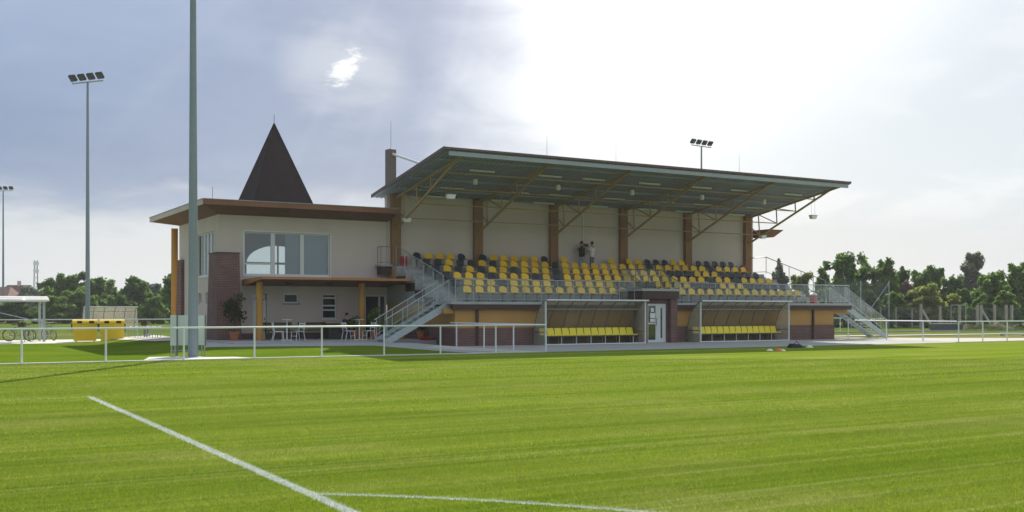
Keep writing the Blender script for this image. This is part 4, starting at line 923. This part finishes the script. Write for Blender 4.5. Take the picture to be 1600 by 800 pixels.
MB().hexa([(x-.4,y-.16,.01),(x+.4,y-.16,.01),(x+.4,y+.16,.01),(x-.4,y+.16,.01)],[(x-.3,y-.08,.2),(x+.26,y-.06,.15),(x+.26,y+.06,.15),(x-.3,y+.08,.2)]).build('body', M['clothblack'], t); MB().path([(x-.2,y-.1,.18),(x-.05,y-.12,.3),(x+.15,y-.1,.16)],.015,5).build('strap', M['clothblack'], t)
# ------------------------------------------------------------------ people
def skin_obj(name, pts, edges, rad, mat, parent, root=0, lvl=1):
    me = bpy.data.meshes.new(name); o0 = ORG[_root(parent).name] if parent else Vector((0,0,0))
    me.from_pydata([tuple(p) for p in pts], edges, []); me.materials.append(mat)
    o = bpy.data.objects.new(name, me); C.objects.link(o); o.parent = parent
    sk = o.modifiers.new('skin', 'SKIN'); sk.use_smooth_shade = True
    for i, r_ in enumerate(rad):
        rr_ = r_ if isinstance(r_, tuple) else (r_, r_)
        me.skin_vertices[0].data[i].radius = rr_; me.skin_vertices[0].data[i].use_root = (i == root)
    ss_ = o.modifiers.new('sub', 'SUBSURF'); ss_.levels = lvl; ss_.render_levels = lvl
    return o
def person(label, loc, rzv, pose, top, legs, sleeve=True):
    t = thing('person', label, 'person', (0,0,0))
    if pose == 'sit': hip = .50; kn = [(s*.11,-.42,.50) for s in (-1,1)]; an = [(s*.11,-.44,.08) for s in (-1,1)]
    else: hip = .92; kn = [(s*.10,-.02,.50) for s in (-1,1)]; an = [(s*.11,.02,.07) for s in (-1,1)]
    if pose == 'sit': el = [(s*.27,-.02,hip+.28) for s in (-1,1)]; wr = [(s*.20,-.26,hip+.22) for s in (-1,1)]
    elif pose == 'hip': el = [(-.34,.08,hip+.24),(.28,-.12,hip+.30)]; wr = [(-.22,-.06,hip+.06),(.15,-.30,hip+.46)]
    else: el = [(s*.26,-.06,hip+.22) for s in (-1,1)]; wr = [(s*.20,-.24,hip+.36) for s in (-1,1)]
    P_ = [(0,0,hip),(0,0,hip+.26),(0,.01,hip+.48),(0,0,hip+.58),(0,-.02,hip+.66),(0,-.02,hip+.80)]
    Rr = [(.15,.11),(.125,.095),(.15,.10),.055,.085,.07]; E = [(0,1),(1,2),(2,3),(3,4),(4,5)]
    for i, s in enumerate((-1,1)):
        b = len(P_); P_ += [(s*.19,.01,hip+.46), el[i], wr[i], tuple(Vector(wr[i])+(Vector(wr[i])-Vector(el[i])).normalized()*.09)]
        Rr += [.062,.043,.03,.035]; E += [(2,b),(b,b+1),(b+1,b+2),(b+2,b+3)]
        b = len(P_); P_ += [(s*.09,0,hip-.06), kn[i], an[i], (an[i][0], an[i][1]-.16, .04)]
        Rr += [.088,.058,.04,.035]; E += [(0,b),(b,b+1),(b+1,b+2),(b+2,b+3)]
    skin_obj('body', P_, E, Rr, M['skin'], t, 0, 2)
    # clothes: a slightly fuller skin over trunk and legs
    g = [(.165,.125),(.145,.112),(.165,.115),.06]
    sp_ = [(0,0,hip-.16),(0,0,hip+.08),P_[2],(0,0,hip+.57)]; se = [(0,1),(1,2),(2,3)]; sr = [(.20,.16),(.185,.145),(.19,.14),.07]
    if sleeve:
        for i, s in enumerate((-1,1)): b = len(sp_); sp_ += [(s*.19,.01,hip+.46), tuple(Vector((s*.19,.01,hip+.46)).lerp(Vector(el[i]), .85))]; sr += [.074,.058]; se += [(2,b),(b,b+1)]
    skin_obj('top', sp_, se, sr, M[top], t, 0, 2)
    lp = [(0,0,hip),(0,0,hip-.03)]; lr = [(.162,.122),(.15,.12)]; le = [(0,1)]
    for i, s in enumerate((-1,1)):
        b = len(lp); lp += [(s*.095,0,hip-.10), kn[i], tuple(Vector(kn[i]).lerp(Vector(an[i]),.85))]; lr += [.102,.078,.066]; le += [(1,b),(b,b+1),(b+1,b+2)]
    skin_obj('trousers', lp, le, lr, M[legs], t, 0, 2)
    MB().lathe((0,.005,hip+.70), [(.03,-.05),(.085,-.01),(.094,.06),(.075,.12),(.03,.15)], 12).build('hair', M['hair'], t, True)
    f = MB().lathe((0,-.115,hip+.72), [(.012,-.02),(.016,0),(.006,.025)], 6)
    f.build('nose', M['skin'], t, True)
    for s in (-1,1):
        MB().box(s*.035-.012,-.112,hip+.745,s*.035+.012,-.10,hip+.757).build('eye', M['hair'], t); MB().lathe((s*.092,-.01,hip+.71),[(.01,0),(.02,.02),(.01,.05)],6).build('ear', M['skin'], t, True)
        MB().hexa([(s*.11-.045,an[0][1]-.2,.0),(s*.11+.045,an[0][1]-.2,.0),(s*.11+.04,an[0][1]+.08,.0),(s*.11-.04,an[0][1]+.08,.0)],[(s*.11-.035,an[0][1]-.18,.06),(s*.11+.035,an[0][1]-.18,.06),(s*.11+.035,an[0][1]+.07,.09),(s*.11-.035,an[0][1]+.07,.09)]).build('shoe', M['rubber'], t)
    t.location = loc; t.rotation_euler.z = rzv; return t
zp = ROWZ[5]
person('person in black sleeveless top and pale jeans standing at the back wall', (35.15,52.2,zp), R(150), 'hip', 'clothblack', 'denim2', False)
person('person in white T-shirt and blue jeans standing at the back wall', (35.85,52.15,zp), R(205), 'stand', 'clothwhite', 'denim')
person('person in dark clothes sitting on the terrace by the tall window', (19.95,51.0,.25), R(20), 'sit', 'clothblack', 'clothblack')
t = thing('camera_equipment', 'dark camera equipment on a stand between the two people', 'camera', (35.55,52.45,zp))
MB().box(35.35,52.4,zp+1.45,35.75,52.58,zp+1.62).build('camera_body', M['rubber'], t); MB().tube((35.55,52.49,zp),(35.55,52.49,zp+1.45),.015,6).build('stand_pole', M['rubber'], t)
t = thing('stool', 'low stool under the person sitting on the terrace', 'stool', (19.95,51.05,.25))
MB().box(19.75,50.9,.60,20.15,51.25,.64).build('seat', M['wood_bench'], t)
for sx in (-.16,.16):
    for sy in (-.12,.14): MB().tube((19.95+sx,51.07+sy,.25),(19.95+sx,51.07+sy,.6),.02,6).build('leg', M['wood_bench'], t)
# ------------------------------------------------------------------ right background: old fence, trough, rubble, goal, net poles
t = thing('concrete_post_fence', 'wire fence on old concrete posts in front of the right trees', 'fence', (*DP(1500,97),0))
FP = [(1439,96,2.3),(1469,96,2.1),(1499,96,2.2),(1527,98,2.2),(1533,95,2.2),(1554,97,2.2),(1572,96,2.2),(1581,98,2.2),(1610,97,2.2),(1400,104,2.0),(1425,104,1.9),(1452,106,1.9),(1376,104,2.0),(1361,104,2.0),(1330,104,2.0)]
for px_, d_, h_ in FP:
    x, y = DP(px_, d_); w_ = .09 if d_ < 100 else .05
    MB().box(x-w_,y-w_,-.1,x+w_,y+w_,h_).build('post', M['oldconc'], t)
for pa, pb in ((1441,1459),(1534,1553)):
    a = Vector((*DP(pa,95.5),1.75)); b = Vector((*DP(pb,93),0)); MB().bar(a,b,.14,.14).build('strut', M['oldconc'], t)
x0_, y0_ = DP(1320,104); x1_, y1_ = DP(1660,100)
MB().add([(x0_,y0_,.1),(x1_,y1_,.1),(x1_,y1_,2.0),(x0_,y0_,2.0)],[(0,1,2,3)]).build('wire_mesh', M['net'], t)
for z in (.4,1.1,1.9): MB().tube((x0_,y0_-.03,z),(x1_,y1_-.03,z),.012,5).build('wire', M['galvdark'], t)
x, y = DP(1478,90); t = thing('feed_trough', 'long dark grey trough lying on the grass by the concrete posts', 'trough', (x,y,0))
u = Vector((CT,-ST,0)); v = Vector((ST,CT,0)); c = Vector((x,y,0))
def obox(c, hx, hy, z0, z1, flare=0):
    lo = [c+u*sx*hx+v*sy*hy+Vector((0,0,z0)) for sx,sy in ((-1,-1),(1,-1),(1,1),(-1,1))]; hi = [c+u*sx*(hx+flare)+v*sy*(hy+flare)+Vector((0,0,z1)) for sx,sy in ((-1,-1),(1,-1),(1,1),(-1,1))]
    return MB().hexa(lo, hi)
obox(c,1.15,.5,0,.52,.1).build('body', M['slatetank'], t); obox(c,1.27,.62,.523,.58).build('rim', M['galvdark'], t)
x, y = DP(1568,92); t = thing('rubble_mound', 'grassy mound of soil and pale rubble at the right edge', 'mound', (x,y,0))
mb = MB(); n_ = 16
for j in range(n_+1):
    for i in range(n_+1):
        a, b = i/n_*2-1, j/n_*2-1; r_ = max(0, 1-math.hypot(a*.9,b)**1.5); hgt = .60*r_*(1+.45*math.sin(a*5+b*3)+.25*math.sin(a*17+b*9))+.16*random.random()*(r_>0)-.03
        mb.v.append((x+a*4.6*CT+b*2*ST, y-a*4.6*ST+b*2*CT, hgt))
for j in range(n_):
    for i in range(n_): q = j*(n_+1)+i; mb.f.append((q,q+1,q+n_+2,q+n_+1))
mb.build('soil_heap', M['mound'], t)
for k in range(46):
    a, b = random.uniform(.05,1.0), random.uniform(-.7,.5); s_ = random.uniform(.09,.26); p = Vector((x+a*4.6*CT+b*1.6*ST, y-a*4.6*ST+b*1.6*CT, .35+.55*max(0,1-abs(a-.75)*1.6)*random.uniform(.4,1)))
    pts = [p+Vector((random.uniform(-1,1),random.uniform(-1,1),random.uniform(-.7,.7)))*s_ for _ in range(8)]
    q = [p+Vector((sx*s_*random.uniform(.6,1.1),sy*s_*random.uniform(.6,1.1),sz*s_*.6*random.uniform(.6,1.1))) for sz in (-1,1) for sx,sy in ((-1,-1),(1,-1),(1,1),(-1,1))]
    MB().hexa(q[:4],q[4:]).build('rubble_stone', M['rubble'], t)
x, y = DP(1575,72); t = thing('white_barrier_pole', 'white pole lying low on the grass at the right edge', 'pole', (x,y,0))
MB().tube(Vector((*DP(1563,72),.12)),Vector((*DP(1625,71),.12)),.06,8).build('pole', M['white'], t, True)
for p in (1566,1600): MB().box(DP(p,72)[0]-.1,DP(p,72)[1]-.1,-.02,DP(p,72)[0]+.1,DP(p,72)[1]+.1,.07).build('rest', M['oldconc'], t)
t = thing('small_goal', 'small white goal frame in front of the right trees', 'goal', (*DP(1497,100),0))
a, b = Vector((*DP(1486,100),0)), Vector((*DP(1509,100),0)); up = Vector((0,0,2.2))
for p in (a,b): MB().tube(p,p+up,.03,6).build('goalpost', M['galv'], t)
MB().tube(a+up,b+up,.03,6).build('crossbar', M['galv'], t)
t = thing('ball_stop_net', 'tall ball-stop net on braced steel poles behind the right stair', 'net', (*DP(1389,104),0))
pa, pb, pc = [Vector((*DP(p,104),0)) for p in (1290,1345,1389)]
for p in (pa,pb,pc): MB().tube(p,p+Vector((0,0,4.6)),.05,8).build('pole', M['galv'], t)
MB().tube(pc+Vector((0,0,4.4)),Vector((*DP(1362,103),2.0)),.035,6).build('brace', M['galv'], t)
MB().add([pa+Vector((0,0,.3)),pc+Vector((0,0,.3)),pc+Vector((0,0,4.5)),pa+Vector((0,0,4.5))],[(0,1,2,3)]).build('netting', M['net'], t)
# ------------------------------------------------------------------ trees
def tree(px_, ytop, hw, d_, leaf, label, base=.3, n=2400, loose=.0, seed=0, lsize=None, name='broadleaf_tree', group='trees along the skyline'):
    rng = np.random.default_rng(1000+seed); x, y = DP(px_, d_)
    H_ = 1.7+(485-ytop)/F_*d_; w = hw/F_*d_; t = thing(name, label, 'tree', (x,y,0), group)
    tr = MB(); tr.tube((x,y,-.1),(x,y,H_*.5),.05*H_*.55,8,.025*H_*.5); lf = MB(); lsize = lsize or .0017*d_
    nl = 16
    for k in range(nl):
        f = (k+.5)/nl; a = k*2.4+rng.random(); zc = base+(H_-base)*(.10+.82*f)
        rmax = w*(math.sin(math.pi*min(1,(.22+.78*f)))**.6)*(1-.25*f)
        rr_ = rmax*(.35+.55*rng.random()); c_ = np.array([x+rr_*math.cos(a), y+rr_*math.sin(a), zc])
        tr.tube((x,y,zc*.55),(c_[0],c_[1],c_[2]),.02*H_*.35,5,.008)
        rad = np.array([w*.5,w*.5,(H_-base)*.19])*(.75+.5*rng.random())*(1-.3*loose)
        m_ = n//nl; sub = 5
        for j in range(sub):
            o_ = rng.normal(size=3)*rad*.55; tuft(lf, c_+o_, rad*(.50-.12*loose), m_//sub, lsize, rng)
    tuft(lf, (x,y,base+(H_-base)*.35), (w*.75,w*.75,(H_-base)*.34), int(n*.30*(1-loose)), lsize, rng)
    tuft(lf, (x+w*.1,y,H_*.93), (w*.24,w*.24,H_*.07), int(n*.05), lsize, rng)
    tr.build('trunk', M['bark'], t, True); lf.build('crown', M[leaf], t)
TR = [ # px, top y, half width px, distance, leaf, label
 (45,450,22,230,'leaf_f','bluish tree beside the distant red roof'), (78,440,20,160,'leaf_a','dark tree at the left end of the wood behind the shelter'),
 (108,431,30,150,'leaf_b','broad tree, tallest left of the floodlight behind the bins'), (146,436,26,152,'leaf_a','dense tree directly behind the floodlight pole by the bins'),
 (168,447,20,158,'leaf_b','lower tree right of the floodlight behind the bins'), (128,452,30,142,'leaf_b','low spreading tree in front of the wood behind the bins'),
 (212,436,26,150,'leaf_a','rounded tree midway between the bins and the clubhouse'), (238,449,18,165,'leaf_f','pale distant tree left of the clubhouse column'),
 (266,436,18,140,'leaf_b','tree showing beside the clubhouse column'), (240,468,22,135,'leaf_b','low bush-like tree between the bins and clubhouse'), (190,462,20,145,'leaf_a','small dark tree behind the distant dugout'),
 (85,468,26,138,'leaf_b','bushy low tree right of the shelter roof'), (20,470,28,140,'leaf_a','low tree behind the shelter'), (290,440,20,150,'leaf_a','tree mostly hidden by the clubhouse wall'),
 (1217,413,15,118,'leaf_d','airy tree seen through the right stair railing'), (1256,430,16,118,'leaf_c','pale bush seen above the right walkway'), (1284,428,14,120,'leaf_b','small tree behind the top of the right stair'),
 (1320,404,28,112,'leaf_a','tall dark tree above the right stair'), (1352,414,20,116,'leaf_b','tree behind the net poles, left one'), (1384,411,22,114,'leaf_b','tree behind the braced net pole'),
 (1408,424,14,118,'leaf_a','narrow tree right of the braced net pole'), (1436,428,22,122,'leaf_a','dark tree left of the flat-topped one'), (1462,422,26,125,'leaf_a','flat-topped dark tree at mid right'),
 (1490,436,20,120,'leaf_a','dark tree just left of the tall grey one'), (1519,397,27,124,'leaf_d','tallest grey-green airy tree on the right'), (1548,430,32,110,'leaf_b','big round green tree in front of the tall grey one'),
 (1588,416,26,112,'leaf_b','large green tree at the right edge'), (1448,452,34,106,'leaf_c','yellow-green rounded bush behind the concrete posts'), (1416,444,15,112,'leaf_e','plum-leaved tree behind the yellow-green bush'),
 (1505,452,16,108,'leaf_a','dark conical shrub left of the big round tree'), (1350,455,26,108,'leaf_a','low dark tree behind the stair foot'), (1390,462,24,107,'leaf_b','low tree behind the braced net pole'), (1300,450,20,110,'leaf_a','low tree hidden behind the stair top'),
 (1618,420,26,113,'leaf_a','tree cut by the right edge of the view'), (1570,460,24,104,'leaf_b','low shrub at the right edge behind the posts'), (1530,470,22,104,'leaf_a','low dark shrub under the big round tree')]
for i, (a, b, c, d, e, l) in enumerate(TR):
    loose = .55 if e == 'leaf_d' else (.3 if i in (21,22,23) else .05)
    tree(a, b, c, d, e, l, base=.2, n=7600 if c > 22 else 5000, loose=loose, seed=i)
# ------------------------------------------------------------------ far houses and tower
def house(px_, d_, w_, dp, hw_, hr, label):
    x, y = DP(px_, d_); t = thing('far_house', label, 'house', (x,y,0), 'houses beyond the wood'); c = Vector((x,y,0))
    obox(c,w_,dp,0,hw_).build('wall', M['housewall'], t)
    z = Vector((0,0,1)); e = [c+u*sx*(w_+.4)+v*sy*(dp+.4)+z*hw_ for sx,sy in ((-1,-1),(1,-1),(1,1),(-1,1))]; r1, r2 = c-u*w_*.8+z*(hw_+hr), c+u*w_*.8+z*(hw_+hr)
    ro = MB().add(e+[r1,r2],[(0,1,5,4),(1,2,5),(2,3,4,5),(3,0,4),(3,2,1,0)]).build('roof', M['redroof'], t)
    MB().box(x-.4,y-.4,hw_+hr*.5,x+.4,y+.4,hw_+hr+1).build('chimney', M['housewall'], ro)
    for s in (-.6,0,.6): 
        p = c+u*w_*s-v*(dp+.03); MB().hexa([p-u*.5+z*1.2,p+u*.5+z*1.2,p+u*.5+v*.02+z*1.2,p-u*.5+v*.02+z*1.2],[p-u*.5+z*2.4,p+u*.5+z*2.4,p+u*.5+v*.02+z*2.4,p-u*.5+v*.02+z*2.4]).build('window', M['darkroom'], t)
house(30,260,3.6,4,5.0,2.9,'distant house with dull red roof above the shelter'); house(-8,240,4.5,4,4.6,2.4,'distant house with red roof at the left edge')
x, y = DP(247,190); house(247,190,2.5,3,3.2,2.2,'small grey house glimpsed between the trees left of the clubhouse')
x, y = DP(56,420); t = thing('lattice_tower', 'distant lattice mast above the trees at far left', 'tower', (x,y,0))
HT = 21.5
for sx,sy in ((-1,-1),(1,-1),(1,1),(-1,1)): MB().bar((x+sx*.9,y+sy*.9,0),(x+sx*.5,y+sy*.5,HT),.16,.16).build('leg', M['galvdark'], t)
b = MB()
for k in range(11):
    z0_, z1_ = k*HT/11, (k+1)*HT/11; w0, w1 = .9-.4*k/11, .9-.4*(k+1)/11
    for sg in (-1,1):
        b.bar((x-w0*sg,y-w0,z0_),(x+w1*sg,y-w1,z1_),.1,.1); b.bar((x-w0,y-w0*sg,z0_),(x-w1,y+w1*sg,z1_),.1,.1)
b.build('lattice', M['galvdark'], t)
for z in (16.5,19.5): MB().box(x-1.0,y-1.0,z,x+1.0,y-.8,z+1.4).build('antenna', M['whitemetal'], t)
# ------------------------------------------------------------------ turf blades
def blades():
    allv = []
    rng = np.random.default_rng(5)
    for d0, d1, dens, hgt, wid in ((7.6,12,5200,.022,.0055),(12,18,2400,.024,.0075),(18,26,850,.026,.011),(26,37,280,.028,.018)):
        hw0 = .53
        area = hw0*(d1*d1-d0*d0); n = int(area*dens)
        d = np.sqrt(d0*d0+(d1*d1-d0*d0)*rng.random(n)); r = (rng.random(n)*2-1)*hw0*d
        X = d*ST+r*CT; Y = d*CT-r*ST; k = Y < 36.7; X, Y = X[k], Y[k]; n = len(X)
        a = rng.random(n)*2*np.pi; h = hgt*(.55+.75*rng.random(n)); ln = h*(.25+.7*rng.random(n)); la = rng.random(n)*2*np.pi
        ca, sa = np.cos(a)*wid/2, np.sin(a)*wid/2; z = np.zeros(n)-.002
        allv.append(np.stack([np.stack([X-ca,Y-sa,z],1), np.stack([X+ca,Y+sa,z],1), np.stack([X+ln*np.cos(la),Y+ln*np.sin(la),h],1)],1).reshape(-1,3))
    v = np.concatenate(allv).astype(np.float32); nv = len(v); nf = nv//3
    me = bpy.data.meshes.new('turf_blades'); me.vertices.add(nv); me.vertices.foreach_set('co', v.ravel())
    me.loops.add(nv); me.loops.foreach_set('vertex_index', np.arange(nv, dtype=np.int32)); me.polygons.add(nf)
    me.polygons.foreach_set('loop_start', np.arange(0,nv,3,dtype=np.int32)); me.polygons.foreach_set('loop_total', np.full(nf,3,dtype=np.int32))
    me.update(calc_edges=True); me.materials.append(M['blade'])
    o = bpy.data.objects.new('turf_blades', me); C.objects.link(o); tag(o, 'short mown green grass covering the pitch', 'grass', kind='stuff')
blades()

# ------------------------------------------------------------------ thin summer haze
hz = MB().box(-700,-300,-1.2,800,900,30).build('haze', M['bark'])
hm = bpy.data.materials.new('haze_air'); hm.use_nodes = True; hm.node_tree.nodes.clear()
hv = hm.node_tree.nodes.new('ShaderNodeVolumePrincipled'); hv.inputs['Color'].default_value = (.86,.90,.96,1); hv.inputs['Density'].default_value = .00026; hv.inputs['Anisotropy'].default_value = .3
ho = hm.node_tree.nodes.new('ShaderNodeOutputMaterial'); hm.node_tree.links.new(hv.outputs[0], ho.inputs['Volume'])
hz.data.materials[0] = hm; tag(hz, 'thin pale haze hanging in the air', 'haze', kind='stuff')
